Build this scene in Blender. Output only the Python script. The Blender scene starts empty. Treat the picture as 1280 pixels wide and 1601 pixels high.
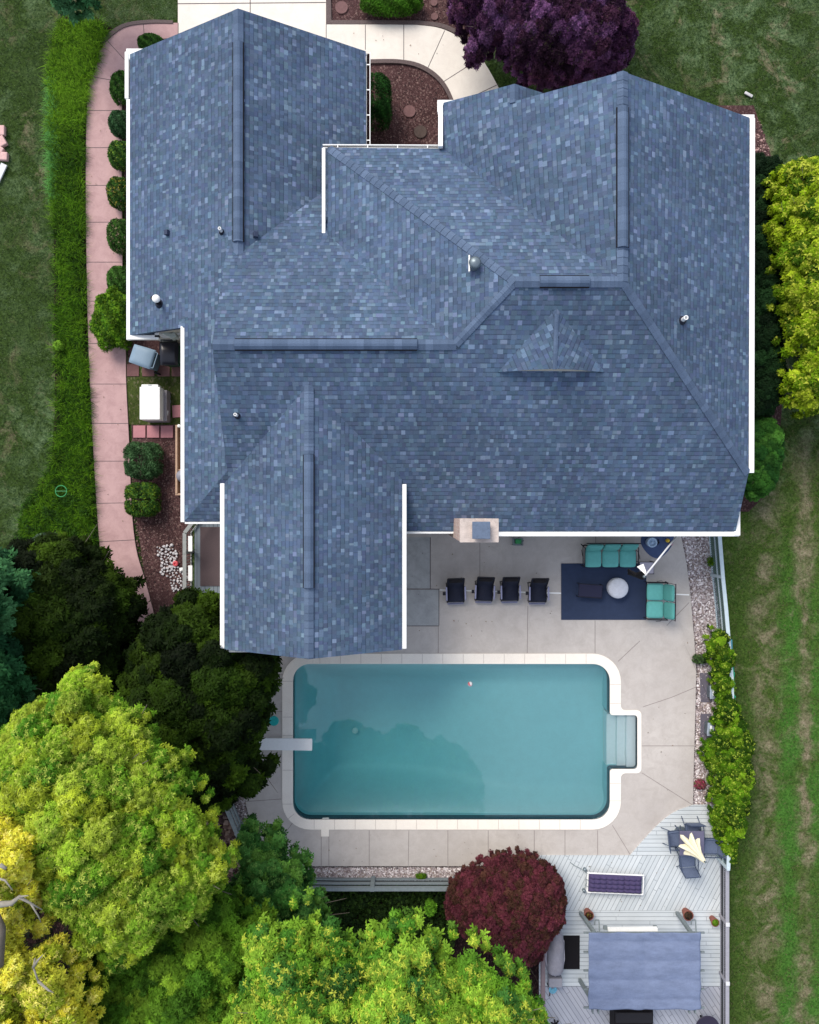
import bpy, bmesh, math, random
import numpy as np
from mathutils import Vector, Matrix
from mathutils.geometry import tessellate_polygon
from mathutils.bvhtree import BVHTree
random.seed(7); rng = np.random.default_rng(7)
C = bpy.context.scene.collection
R = math.radians

# ------------------------------------------------------------------ camera, sky, sun, exposure
H = 26.0; F = 1182.0; CX = 640.0; CY = 800.5           # drone height (m), focal length and centre of the photograph
cam = bpy.data.cameras.new('camera'); cam_o = bpy.data.objects.new('camera', cam); C.objects.link(cam_o)
cam_o.location = (0, 0, H); cam.sensor_fit = 'HORIZONTAL'; cam.sensor_width = 36.0
cam.lens = F/1280*36; cam.clip_end = 2000
bpy.context.scene.camera = cam_o
SUN_EL, SUN_AZ = 47, 325                                # degrees; azimuth clockwise from north (+y)
w = bpy.data.worlds.new('World'); bpy.context.scene.world = w; w.use_nodes = True
wn = w.node_tree; sky = wn.nodes.new('ShaderNodeTexSky'); sky.sky_type = 'NISHITA'; sky.sun_disc = False
sky.sun_elevation = R(SUN_EL); sky.sun_rotation = R(SUN_AZ); sky.dust_density = 2.0; sky.ozone_density = 1.0
cl_ = wn.nodes.new('ShaderNodeMix'); cl_.data_type = 'RGBA'; cl_.inputs[0].default_value = 0.55; cl_.inputs[7].default_value = (5.0, 5.3, 5.9, 1)   # thin even cloud over the blue
wn.links.new(sky.outputs[0], cl_.inputs[6]); wn.links.new(cl_.outputs[2], wn.nodes['Background'].inputs[0]); wn.nodes['Background'].inputs[1].default_value = 0.115
sd = bpy.data.lights.new('sun', 'SUN'); sd.energy = 2.1; sd.angle = R(32); sd.color = (1.0, 0.92, 0.80)
so = bpy.data.objects.new('sun', sd); C.objects.link(so)
sdir = Vector((math.sin(R(SUN_AZ))*math.cos(R(SUN_EL)), math.cos(R(SUN_AZ))*math.cos(R(SUN_EL)), math.sin(R(SUN_EL))))
so.rotation_euler = sdir.to_track_quat('Z', 'Y').to_euler(); so.location = sdir*60
vs = bpy.context.scene.view_settings; vs.view_transform = 'Standard'; vs.look = 'None'; vs.exposure = 0.70; vs.gamma = 1
bpy.context.scene.cycles.max_bounces = 8
bpy.context.scene.cycles.transparent_max_bounces = 12

def P(px, py, z=0.0):
    d = H - z
    return Vector(((px-CX)*d/F, (CY-py)*d/F, z))
def PP(pts, z=0.0): return [P(a, b, z) for a, b in pts]
def srgb(r, g, b):
    f = lambda c: c/12.92 if c <= 0.04045 else ((c+0.055)/1.055)**2.4
    return (f(r/255), f(g/255), f(b/255))

# ------------------------------------------------------------------ material helpers
class NT:
    def __init__(s, name):
        s.m = bpy.data.materials.new(name); s.m.use_nodes = True; s.t = s.m.node_tree
        s.b = s.t.nodes['Principled BSDF']; s.out = s.t.nodes['Material Output']
    def n(s, typ, ins=None, **kw):
        nd = s.t.nodes.new(typ)
        for k, v in kw.items(): setattr(nd, k, v)
        for k, v in (ins or {}).items():
            if hasattr(v, 'is_linked') or isinstance(v, bpy.types.NodeSocket): s.t.links.new(v, nd.inputs[k])
            else: nd.inputs[k].default_value = v
        return nd
    def math(s, op, a, b=0.0, c=0.0):
        return s.n('ShaderNodeMath', {0: a, 1: b, 2: c}, operation=op).outputs[0]
    def mix(s, f, a, b, mode='MIX'):
        nd = s.n('ShaderNodeMix', data_type='RGBA', blend_type=mode)
        for sock, v in ((nd.inputs[0], f), (nd.inputs[6], a), (nd.inputs[7], b)):
            if isinstance(v, bpy.types.NodeSocket): s.t.links.new(v, sock)
            elif isinstance(v, tuple): sock.default_value = (*v[:3], 1)
            else: sock.default_value = v
        return nd.outputs[2]
    def obj(s): return s.n('ShaderNodeTexCoord').outputs['Object']
    def uv(s): return s.n('ShaderNodeTexCoord').outputs['UV']
    def noise(s, vec, scale, detail=4, rough=0.55, out=0, dist=0.0):
        return s.n('ShaderNodeTexNoise', {'Vector': vec, 'Scale': scale, 'Detail': detail, 'Roughness': rough, 'Distortion': dist}).outputs[out]
    def vor(s, vec, scale, out=0, feature='F1', rnd=1.0):
        return s.n('ShaderNodeTexVoronoi', {'Vector': vec, 'Scale': scale, 'Randomness': rnd}, feature=feature).outputs[out]
    def ramp(s, f, lo, hi, a=0.0, b=1.0):
        return s.n('ShaderNodeMapRange', {0: f, 1: lo, 2: hi, 3: a, 4: b}).outputs[0]
    def mapv(s, vec, scale=(1,1,1), rot=(0,0,0), loc=(0,0,0)):
        return s.n('ShaderNodeMapping', {0: vec, 1: loc, 2: rot, 3: scale}).outputs[0]
    def sep(s, v): return s.n('ShaderNodeSeparateXYZ', {0: v}).outputs
    def comb(s, x, y, z=0.0): return s.n('ShaderNodeCombineXYZ', {0: x, 1: y, 2: z}).outputs[0]
    def white(s, vec, out=0): return s.n('ShaderNodeTexWhiteNoise', {'Vector': vec}, noise_dimensions='3D').outputs[out]
    def col(s, c): 
        if isinstance(c, tuple): s.b.inputs['Base Color'].default_value = (*c[:3], 1)
        else: s.t.links.new(c, s.b.inputs['Base Color'])
    def bump(s, h, st=0.5, d=0.02):
        nd = s.n('ShaderNodeBump', {'Strength': st, 'Distance': d, 'Height': h}); s.t.links.new(nd.outputs[0], s.b.inputs['Normal'])
    def fin(s, rough=0.8, metal=0.0, spec=0.3):
        s.b.inputs['Roughness'].default_value = rough; s.b.inputs['Metallic'].default_value = metal
        s.b.inputs['Specular IOR Level'].default_value = spec
        return s.m

MATS = {}
def plain(name, c, rough=0.6, metal=0.0, var=0.12, scale=8.0, spec=0.3, bump=0.0):
    """a real surface colour with slight mottling"""
    if name in MATS: return MATS[name]
    k = NT(name); o = k.obj()
    f = k.noise(o, scale, 6, 0.65)
    f2 = k.noise(o, scale*6, 3, 0.6)
    g = k.ramp(k.math('ADD', k.math('MULTIPLY', f, 0.65), k.math('MULTIPLY', f2, 0.35)), 0.3, 0.7, 1-var, 1+var)
    k.col(k.mix(1.0, c, k.comb(g, g, g), 'MULTIPLY'))
    if bump: k.bump(f2, bump, 0.01)
    MATS[name] = k.fin(rough, metal, spec); return MATS[name]

def shingle_mat(name, dark, mid, light, row=0.127, tab=0.12):
    k = NT(name); u, v, _ = k.sep(k.uv())
    rowf = k.math('DIVIDE', v, row); ri = k.math('FLOOR', rowf); rf = k.math('FRACT', rowf)
    roff = k.white(k.comb(ri, 3.7, 1.0))
    uu = k.math('ADD', k.math('DIVIDE', u, tab), k.math('MULTIPLY', roff, 17.0))
    wob = k.math('MULTIPLY', k.noise(k.comb(uu, k.math('MULTIPLY', ri, 9.3)), 0.7, 1), 2.2)
    uu = k.math('ADD', uu, wob)
    ci = k.math('FLOOR', uu); cf = k.math('FRACT', uu)
    h1 = k.white(k.comb(ci, ri, 0.0)); h2 = k.white(k.comb(ci, ri, 5.0)); h3 = k.white(k.comb(ci, ri, 9.0), 1)
    lite = k.ramp(h1, 0.78, 0.97)                                   # roughly one tab in six is pale
    base = k.mix(k.ramp(h2, 0.0, 1.0), dark, mid)
    c = k.mix(k.math('MULTIPLY', lite, k.ramp(h2, 0, 1, 0.45, 1.0)), base, light)
    c = k.mix(0.07, c, h3, 'OVERLAY')
    line = k.math('LESS_THAN', rf, 0.20)                            # shadow line at the butt edge of the course, put into the colour
    thick = k.math('GREATER_THAN', k.white(k.comb(ci, ri, 13.0)), 0.36)
    c = k.mix(k.math('MULTIPLY', k.math('MULTIPLY', line, thick), 0.40), c, tuple(x*0.25 for x in dark))
    side = k.math('LESS_THAN', cf, 0.07)
    c = k.mix(k.math('MULTIPLY', side, 0.22), c, tuple(x*0.35 for x in dark))
    o = k.obj()
    wx = k.ramp(k.noise(o, 0.30, 6, 0.65), 0.3, 0.7, 0.80, 1.18); gx = k.ramp(k.noise(o, 60, 2), 0.3, 0.7, 0.88, 1.12)
    m = k.math('MULTIPLY', wx, gx); c = k.mix(1.0, c, k.comb(m, m, m), 'MULTIPLY')
    stain = k.ramp(k.noise(k.mapv(k.uv(), (3.0, 0.35, 1)), 1.0, 4, 0.6), 0.58, 0.75, 0, 0.22)
    c = k.mix(stain, c, tuple(x*1.3 for x in mid)); k.col(c)
    hgt = k.math('ADD', k.math('MULTIPLY', k.math('SUBTRACT', 1.0, rf), 0.8), k.math('MULTIPLY', thick, 0.3))
    k.bump(hgt, 0.6, 0.012)
    return k.fin(0.9, 0, 0.15)
M_SH = shingle_mat('asphalt_shingles', srgb(68,84,107), srgb(83,101,126), srgb(112,131,156))
M_SHD = M_SH

def cap_mat():
    k = NT('ridge_cap_shingles'); u, v, _ = k.sep(k.uv())
    ri = k.math('FLOOR', k.math('DIVIDE', v, 0.2)); rf = k.math('FRACT', k.math('DIVIDE', v, 0.2))
    h = k.white(k.comb(ri, 2.0, 0.0))
    c = k.mix(k.ramp(h, 0.2, 1.0), srgb(78,94,118), srgb(94,111,137))
    c = k.mix(k.math('MULTIPLY', k.math('LESS_THAN', rf, 0.1), 0.16), c, srgb(66,78,100))
    g = k.ramp(k.noise(k.obj(), 40, 3), 0.3, 0.7, 0.88, 1.12); c = k.mix(1.0, c, k.comb(g, g, g), 'MULTIPLY')
    k.col(c); k.bump(k.math('SUBTRACT', 1.0, rf), 0.5, 0.01); return k.fin(0.9, 0, 0.15)
M_CAP = cap_mat()

def concrete_mat(name, c1, c2, c3, stain=0.5):
    k = NT(name); o = k.obj()
    big = k.ramp(k.noise(o, 0.45, 6, 0.62), 0.32, 0.68); med = k.ramp(k.noise(o, 2.6, 6, 0.7, dist=0.6), 0.42, 0.72)
    fine = k.ramp(k.noise(o, 55, 3, 0.7), 0.25, 0.75, 0.90, 1.08)
    c = k.mix(big, c1, c2); c = k.mix(k.math('MULTIPLY', med, stain), c, c3)
    dots = k.ramp(k.vor(o, 2.3), 0.0, 0.045, 0.45, 0.0); sel = k.math('GREATER_THAN', k.white(k.vor(o, 2.3, 1)), 0.72)
    c = k.mix(k.math('MULTIPLY', dots, sel), c, (0.05, 0.045, 0.045))
    scr = k.ramp(k.noise(k.mapv(o, (1.2, 0.25, 1), (0, 0, 0.5)), 3.0, 8, 0.8), 0.60, 0.66, 0, 0.25)
    c = k.mix(scr, c, tuple(x*0.75 for x in c1))
    c = k.mix(1.0, c, k.comb(fine, fine, fine), 'MULTIPLY'); k.col(c); k.bump(fine, 0.25, 0.005)
    return k.fin(0.88, 0, 0.2)
M_PATIO = concrete_mat('patio_concrete', srgb(180,174,171), srgb(196,190,186), srgb(164,156,151))
M_GREYSLAB = concrete_mat('newer_grey_slab', srgb(164,166,168), srgb(180,182,184), srgb(138,140,142), 0.7)
M_DRIVE = concrete_mat('driveway_concrete', srgb(220,213,205), srgb(230,224,216), srgb(200,190,182), 0.4)
M_PINK = concrete_mat('rose_tinted_concrete', srgb(178,146,146), srgb(190,158,158), srgb(158,126,128), 0.7)
M_COPE = concrete_mat('coping_concrete', srgb(240,232,222), srgb(244,238,230), srgb(226,216,208), 0.35)
M_JOINT = plain('dark_joint_gap', srgb(92,84,86), 0.95)  # dark grey of the joint strips between slabs
M_CRACK = plain('concrete_saw_cut', srgb(138,130,128), 0.95)

def lawn_mat():
    k = NT('lawn_grass'); o = k.obj(); x, y, z = k.sep(o)
    fine = k.noise(o, 16, 6, 0.75); mid = k.noise(o, 1.3, 7, 0.72, dist=0.5); big = k.noise(o, 0.28, 4, 0.6)
    g1 = k.mix(k.ramp(fine, 0.36, 0.64), srgb(18,32,9), srgb(64,86,38))
    g2 = k.mix(k.ramp(fine, 0.36, 0.64), srgb(40,66,38), srgb(112,132,94))
    dry = k.mix(k.ramp(fine, 0.34, 0.66), srgb(104,92,74), srgb(160,148,126))
    c = k.mix(k.ramp(mid, 0.46, 0.62), g1, g2)
    c = k.mix(k.math('MULTIPLY', k.ramp(k.noise(o, 0.9, 7, 0.72, dist=0.8), 0.54, 0.68), 0.85), c, dry)
    c = k.mix(k.ramp(big, 0.40, 0.60, 0.85, 0.0), c, g1)
    # mower stripes of the side yard to the east: lush, dry and dark bands running north-south
    wx = k.math('ADD', x, k.math('MULTIPLY', k.math('SUBTRACT', k.noise(o, 0.8, 5, 0.7), 0.5), 1.5))
    east = k.math('MULTIPLY', k.ramp(x, 9.8, 10.8), k.ramp(y, 3.5, 0.0))
    lush = k.math('MULTIPLY', k.ramp(k.math('ABSOLUTE', k.math('SUBTRACT', wx, 13.05)), 0.50, 0.15), k.ramp(y, -0.2, -4))
    lush2 = k.math('MULTIPLY', k.ramp(k.math('ABSOLUTE', k.math('SUBTRACT', wx, 14.15)), 0.45, 0.2), k.ramp(y, -1, -5))
    tan = k.ramp(k.math('ABSOLUTE', k.math('SUBTRACT', wx, 13.6)), 0.42, 0.12)
    tan2 = k.math('MULTIPLY', k.ramp(k.math('ABSOLUTE', k.math('SUBTRACT', wx, 12.3)), 0.7, 0.1), k.ramp(mid, 0.42, 0.60))
    gl = k.mix(k.ramp(fine, 0.34, 0.66), srgb(32,66,18), srgb(80,128,50))
    base_e = k.mix(k.ramp(fine, 0.34, 0.66), srgb(30,50,12), srgb(80,104,44))
    ce = k.mix(k.math('MULTIPLY', tan, k.ramp(mid, 0.36, 0.6)), base_e, dry); ce = k.mix(k.math('MULTIPLY', tan2, 0.8), ce, dry)
    lm = k.math('MULTIPLY', k.math('MAXIMUM', lush, lush2), k.ramp(mid, 0.26, 0.48, 0.5, 1.0)); ce = k.mix(lm, ce, gl)
    ce = k.mix(k.math('MULTIPLY', k.ramp(k.noise(o, 1.1, 7, 0.75, dist=0.7), 0.55, 0.70), 0.6), ce, dry)
    ce = k.mix(k.ramp(k.noise(o, 0.55, 5, 0.7), 0.50, 0.62, 0, 0.8), ce, base_e)
    c = k.mix(k.math('MULTIPLY', east, 0.9), c, ce)
    k.col(c); k.bump(fine, 0.9, 0.05); return k.fin(0.95, 0, 0.1)
M_LAWN = lawn_mat()

def mulch_mat(name, c1, c2, c3, sc=22):
    k = NT(name); o = k.obj(); f = k.noise(o, sc, 6, 0.8); v = k.vor(k.mapv(o, (1, 0.6, 1)), sc*1.3, 1); big = k.noise(o, 0.9, 5, 0.6)
    c = k.mix(k.ramp(f, 0.35, 0.65), c1, c2); c = k.mix(k.math('MULTIPLY', k.ramp(k.sep(v)[0], 0.75, 0.95), 0.7), c, c3)
    g = k.ramp(big, 0.3, 0.7, 0.65, 1.35); k.col(k.mix(1.0, c, k.comb(g, g, g), 'MULTIPLY')); k.bump(f, 1.0, 0.05); return k.fin(0.95, 0, 0.1)
M_MULCH = mulch_mat('bark_mulch', srgb(62,42,44), srgb(92,68,68), srgb(122,98,96))
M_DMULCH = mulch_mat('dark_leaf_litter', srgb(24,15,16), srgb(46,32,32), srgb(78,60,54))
M_SOIL = mulch_mat('bare_soil', srgb(78,60,56), srgb(112,90,86), srgb(140,116,110), 9)

def gravel_mat():
    k = NT('gravel'); o = k.obj(); v = k.vor(o, 22, 1); d = k.vor(o, 22)
    c = k.mix(k.sep(v)[0], srgb(120,106,108), srgb(196,184,186)); c = k.mix(k.ramp(k.sep(v)[1], 0.8, 0.9), c, srgb(226,220,220))
    c = k.mix(k.ramp(d, 0.45, 0.75, 0, 0.85), c, srgb(60,52,54)); k.col(c); k.bump(k.math('SUBTRACT', 1.0, d), 1.0, 0.04); return k.fin(0.9, 0, 0.2)
M_GRAV = gravel_mat()

def plank_mat(name, c1, c2, gap, w=0.14):
    """boards running along U, one board per w metres of V"""
    k = NT(name); u, v, _ = k.sep(k.uv()); r = k.math('DIVIDE', v, w); i = k.math('FLOOR', r); f = k.math('FRACT', r)
    h = k.white(k.comb(i, 1.0, 0.0)); gr = k.noise(k.comb(k.math('MULTIPLY', u, 1.5), k.math('MULTIPLY', v, 40), h), 1.0, 5, 0.7)
    c = k.mix(k.math('ADD', k.math('MULTIPLY', h, 0.6), k.math('MULTIPLY', gr, 0.4)), c1, c2)
    st = k.ramp(k.noise(k.uv(), 0.8, 5, 0.7), 0.45, 0.75, 0, 0.35); c = k.mix(st, c, tuple(x*0.72 for x in c1))
    e = k.math('LESS_THAN', k.math('MINIMUM', f, k.math('SUBTRACT', 1.0, f)), 0.055)
    butt = k.math('LESS_THAN', k.math('FRACT', k.math('ADD', k.math('DIVIDE', u, 3.1), k.math('MULTIPLY', h, 7.0))), 0.004)
    e = k.math('MAXIMUM', e, butt); c = k.mix(k.math('MULTIPLY', e, 0.85), c, gap); k.col(c)
    k.bump(k.math('SUBTRACT', 1.0, e), 0.5, 0.01); return k.fin(0.8, 0, 0.2)
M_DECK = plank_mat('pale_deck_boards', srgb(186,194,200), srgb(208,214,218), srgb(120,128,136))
M_DECK2 = plank_mat('shaded_deck_boards', srgb(160,164,176), srgb(184,186,196), srgb(92,94,104))  # darker copy of the deck boards, shade put into the colour
M_SIDING = plank_mat('cream_lap_siding', srgb(196,190,180), srgb(206,200,190), srgb(120,116,108), 0.11)

def brick_mat():
    k = NT('weathered_brick'); u = k.uv()
    b = k.n('ShaderNodeTexBrick', {'Vector': u, 'Color1': (*srgb(176,140,130), 1), 'Color2': (*srgb(206,182,172), 1), 'Mortar': (*srgb(210,200,192), 1), 'Scale': 1.0, 'Mortar Size': 0.008, 'Brick Width': 0.21, 'Row Height': 0.07})
    g = k.ramp(k.noise(k.obj(), 12, 4), 0.3, 0.7, 0.8, 1.15); k.col(k.mix(1.0, b.outputs[0], k.comb(g, g, g), 'MULTIPLY')); return k.fin(0.9, 0, 0.2)
M_BRICK = brick_mat()

def leaf_mat(name='leaves', trans=0.28):
    k = NT(name); at = k.n('ShaderNodeAttribute', attribute_name='Col'); k.col(at.outputs['Color'])
    k.b.inputs['Roughness'].default_value = 0.7; k.b.inputs['Specular IOR Level'].default_value = 0.12
    tr = k.n('ShaderNodeBsdfTranslucent', {'Color': at.outputs['Color']})
    mx = k.n('ShaderNodeMixShader', {0: trans, 1: k.b.outputs[0], 2: tr.outputs[0]}); k.t.links.new(mx.outputs[0], k.out.inputs[0])
    return k.m
M_LEAF = leaf_mat()

def water_mat():
    k = NT('pool_water'); t = k.t; t.nodes.remove(k.b); o = k.obj()
    tr = k.n('ShaderNodeBsdfTransparent', {'Color': (0.94, 1.0, 0.99, 1)}); gl = k.n('ShaderNodeBsdfGlossy', {'Color': (1, 1, 1, 1), 'Roughness': 0.0})
    bp = k.n('ShaderNodeBump', {'Strength': 0.035, 'Distance': 0.02, 'Height': k.noise(o, 3.0, 3, 0.5)})
    fr = k.n('ShaderNodeFresnel', {'IOR': 1.66, 'Normal': bp.outputs[0]}); t.links.new(bp.outputs[0], gl.inputs['Normal'])
    f = k.math('MULTIPLY', fr.outputs[0], 1.0)
    mx = k.n('ShaderNodeMixShader', {0: f, 1: tr.outputs[0], 2: gl.outputs[0]}); t.links.new(mx.outputs[0], k.out.inputs[0])
    va = k.n('ShaderNodeVolumeAbsorption', {'Color': (*WATERC, 1), 'Density': WATERD}); t.links.new(va.outputs[0], k.out.inputs['Volume'])
    return k.m
WATERC = (0.12, 0.78, 0.82); WATERD = 0.19
M_WATER = water_mat()
M_VINYL = plain('aqua_pool_liner', srgb(182,224,230), 0.5, var=0.05, scale=3)
M_TILE = plain('dark_waterline_tile', srgb(38,74,92), 0.3, var=0.2, scale=20)
M_STEP = plain('white_step_liner', srgb(246,248,250), 0.5, var=0.04)
M_WHITE = plain('white_painted_metal', (0.86, 0.87, 0.87), 0.45, var=0.03)
M_DULLW = plain('weathered_white', srgb(206,208,212), 0.7, var=0.1)
M_GREYW = plain('weathered_grey_wood', srgb(120,130,134), 0.85, var=0.2, scale=14)
M_TANW = plain('tan_timber', srgb(176,148,128), 0.85, var=0.2, scale=12)
M_BLACK = plain('black_metal', srgb(26,26,34), 0.5, var=0.2)
M_BLKFAB = plain('black_sling_fabric', srgb(28,32,50), 0.8, var=0.25, scale=20)
M_ARM = plain('lilac_grey_armrest', srgb(138,140,170), 0.6)
M_TEAL = plain('teal_cushion_fabric', srgb(98,172,168), 0.9, var=0.10, scale=10, bump=0.3)
M_TEALD = plain('teal_back_cushion_fabric', srgb(84,154,150), 0.9, var=0.10, scale=10, bump=0.3)
M_RUG = plain('navy_rug', srgb(48,60,86), 0.95, var=0.14, scale=6, bump=0.5)
M_NAVY = plain('slate_blue_mat', srgb(70,86,122), 0.9, var=0.15)
M_DARK = plain('near_black_rubber', srgb(20,17,22), 0.9, var=0.3)
M_GLASS = plain('dark_window_glass', srgb(30,38,48), 0.08, spec=0.8)
M_BARK = plain('grey_bark', srgb(104,96,88), 0.95, var=0.35, scale=10, bump=0.6)
M_PALEBARK = plain('pale_dead_bark', srgb(138,134,126), 0.9, var=0.25, scale=12)
M_GALV = plain('galvanised_metal', srgb(120,132,140), 0.45, 0.6)
M_TERRA = plain('terracotta', srgb(136,86,76), 0.85)
M_PURP = plain('aubergine_cushion_fabric', srgb(70,62,98), 0.9, var=0.18, scale=9, bump=0.4)
M_STONE = plain('pale_grey_stone', srgb(188,186,190), 0.9, var=0.3, scale=9)
M_PAVER = plain('rose_paver', srgb(172,120,126), 0.9, var=0.12)
M_DPAVER = plain('brown_red_paver', srgb(112,80,80), 0.9, var=0.2)
M_SLATE = plain('dark_slate_paver', srgb(96,92,104), 0.9, var=0.15)

# ------------------------------------------------------------------ mesh helpers
def wloc(o):
    v = Vector((0, 0, 0))
    while o is not None: v += o.location; o = o.parent
    return v
class MB:
    """collects shapes; build() links them as ONE mesh object (vertices given in world space unless the parent is at the origin)"""
    def __init__(s): s.v = []; s.f = []; s.uvs = {}
    def add(s, vs, fs):
        b = len(s.v); s.v += [Vector(x) for x in vs]; s.f += [tuple(b+i for i in f) for f in fs]; return b
    def box(s, c, size, rz=0.0, rot=None):
        x, y, z = size[0]/2, size[1]/2, size[2]/2
        m = rot if rot is not None else Matrix.Rotation(rz, 3, 'Z')
        vs = [Vector(c)+m@Vector((a*x, b*y, d*z)) for d in (-1, 1) for a, b in ((-1,-1),(1,-1),(1,1),(-1,1))]
        s.add(vs, [(3,2,1,0),(4,5,6,7),(0,1,5,4),(1,2,6,5),(2,3,7,6),(3,0,4,7)]); return s
    def beam(s, a, b, w, h, up=(0,0,1)):
        a, b = Vector(a), Vector(b); d = (b-a); L = d.length; d.normalize(); u = Vector(up)
        sd = d.cross(u)
        if sd.length < 1e-4: sd = d.cross(Vector((0, 1, 0)))
        sd.normalize(); u = sd.cross(d)
        m = Matrix((sd, d, u)).transposed(); return s.box((a+b)/2, (w, L, h), rot=m)
    def tube(s, pts, r, n=8, closed=False, cap=True):
        pts = [Vector(p) for p in pts]; rs = r if isinstance(r, (list, tuple)) else [r]*len(pts); N = len(pts); base = len(s.v); prev = None
        for i, p in enumerate(pts):
            if closed: t = pts[(i+1) % N]-pts[i-1]
            else: t = pts[min(i+1, N-1)]-pts[max(i-1, 0)]
            t.normalize()
            a = prev - t*prev.dot(t) if prev is not None else (t.cross(Vector((0,0,1))) if abs(t.z) < .95 else t.cross(Vector((1,0,0))))
            a.normalize(); prev = a; b2 = t.cross(a)
            for k in range(n):
                th = 2*math.pi*k/n; s.v.append(p + (a*math.cos(th)+b2*math.sin(th))*rs[i])
        for i in range(N if closed else N-1):
            j = (i+1) % N
            for k in range(n):
                k2 = (k+1) % n; s.f.append((base+i*n+k, base+i*n+k2, base+j*n+k2, base+j*n+k))
        if cap and not closed:
            s.f.append(tuple(base+k for k in reversed(range(n)))); s.f.append(tuple(base+(N-1)*n+k for k in range(n)))
        return s
    def lathe(s, c, prof, n=24, wob=0.0):
        c = Vector(c); base = len(s.v); k0 = len(prof)
        for i, (r, z) in enumerate(prof):
            for k in range(n):
                th = 2*math.pi*k/n; rr = r*(1+wob*math.sin(k*3.1+i)); s.v.append(c+Vector((rr*math.cos(th), rr*math.sin(th), z)))
        for i in range(k0-1):
            for k in range(n):
                k2 = (k+1) % n; s.f.append((base+i*n+k, base+i*n+k2, base+(i+1)*n+k2, base+(i+1)*n+k))
        s.f.append(tuple(base+k for k in reversed(range(n)))); s.f.append(tuple(base+(k0-1)*n+k for k in range(n)))
        return s
    def prism(s, outline, z0, z1, holes=(), walls=True):
        loops = [[Vector((p[0], p[1], 0)) for p in outline]] + [[Vector((p[0], p[1], 0)) for p in h] for h in holes]
        tris = tessellate_polygon(loops); flat = [p for l in loops for p in l]; b = len(s.v)
        s.v += [Vector((p.x, p.y, z1)) for p in flat]
        for t in tris:
            a, c, d = (flat[i] for i in t); n = (c-a).cross(d-a).z
            s.f.append(tuple(b+i for i in (t if n > 0 else reversed(t))))
        if walls:
            b2 = len(s.v); s.v += [Vector((p.x, p.y, z0)) for p in flat]; off = 0
            for l in loops:
                m = len(l)
                for i in range(m):
                    j = (i+1) % m; s.f.append((b+off+i, b+off+j, b2+off+j, b2+off+i))
                off += m
        return s
    def build(s, name, mat, parent=None, smooth=False, bevel=0.0, local=False, uvfun=None, normals=True, subsurf=0):
        me = bpy.data.meshes.new(name); off = wloc(parent) if (parent is not None and not local) else Vector((0, 0, 0))
        me.from_pydata([tuple(v-off) for v in s.v], [], s.f); me.materials.append(mat)
        if uvfun:
            ul = me.uv_layers.new(name='UVMap')
            for p in me.polygons:
                for li in p.loop_indices:
                    co = me.vertices[me.loops[li].vertex_index].co + off; ul.data[li].uv = uvfun(co, p.normal)
        if normals:
            bm = bmesh.new(); bm.from_mesh(me); bmesh.ops.recalc_face_normals(bm, faces=bm.faces); bm.to_mesh(me); bm.free()
        if smooth: me.shade_smooth()
        o = bpy.data.objects.new(name, me); C.objects.link(o); o.parent = parent
        if bevel:
            md = o.modifiers.new('bevel', 'BEVEL'); md.width = bevel; md.segments = 2; md.limit_method = 'ANGLE'
        if subsurf:
            md = o.modifiers.new('sub', 'SUBSURF'); md.levels = md.render_levels = subsurf
        return o
def tag(o, label=None, cat=None, group=None, kind=None):
    if label: o['label'] = label
    if cat: o['category'] = cat
    if group: o['group'] = group
    if kind: o['kind'] = kind
    return o
def thing(name, label, cat, loc=(0,0,0), rz=0.0, group=None):
    o = bpy.data.objects.new(name, None); C.objects.link(o); o.location = loc; o.rotation_euler = (0, 0, rz)
    return tag(o, label, cat, group)
def copy_tree(o, parent=None):
    c = o.copy(); C.objects.link(c); c.parent = parent
    for ch in list(o.children): copy_tree(ch, c)
    return c
def smooth_line(pts, n=6, closed=False):
    P0 = [Vector((*p, 0)) if len(p) == 2 else Vector(p) for p in pts]; out = []; N = len(P0)
    for i in range(N if closed else N-1):
        a = P0[(i-1) % N] if closed or i else P0[0]; b = P0[i]; c = P0[(i+1) % N]; d = P0[(i+2) % N] if closed or i+2 < N else P0[-1]
        for k in range(n):
            t = k/n; out.append(0.5*((2*b)+(c-a)*t+(2*a-5*b+4*c-d)*t*t+(3*b-a-3*c+d)*t**3))
    if not closed: out.append(P0[-1])
    return [tuple(p[:2]) if len(pts[0]) == 2 else tuple(p) for p in out]
def sheet(name, outline, z, mat, z0=None, holes=(), kind='structure', uvfun=None, parent=None):
    """a flat slab given by photograph pixels"""
    m = MB(); o = [P(a, b, z) for a, b in outline]; hs = [[P(a, b, z) for a, b in h] for h in holes]
    m.prism(o, z-0.05 if z0 is None else z0, z, hs); ob = m.build(name, mat, parent, uvfun=uvfun, normals=False)
    if kind: ob['kind'] = kind
    return ob
def strips(name, segs, z, mat, w=0.018, kind='structure', h=0.004):
    m = MB()
    for s in segs:
        q = PP(s, z)
        for a, b in zip(q[:-1], q[1:]): m.beam(a, b, w, h)
    o = m.build(name, mat); 
    if kind: o['kind'] = kind
    return o

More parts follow.
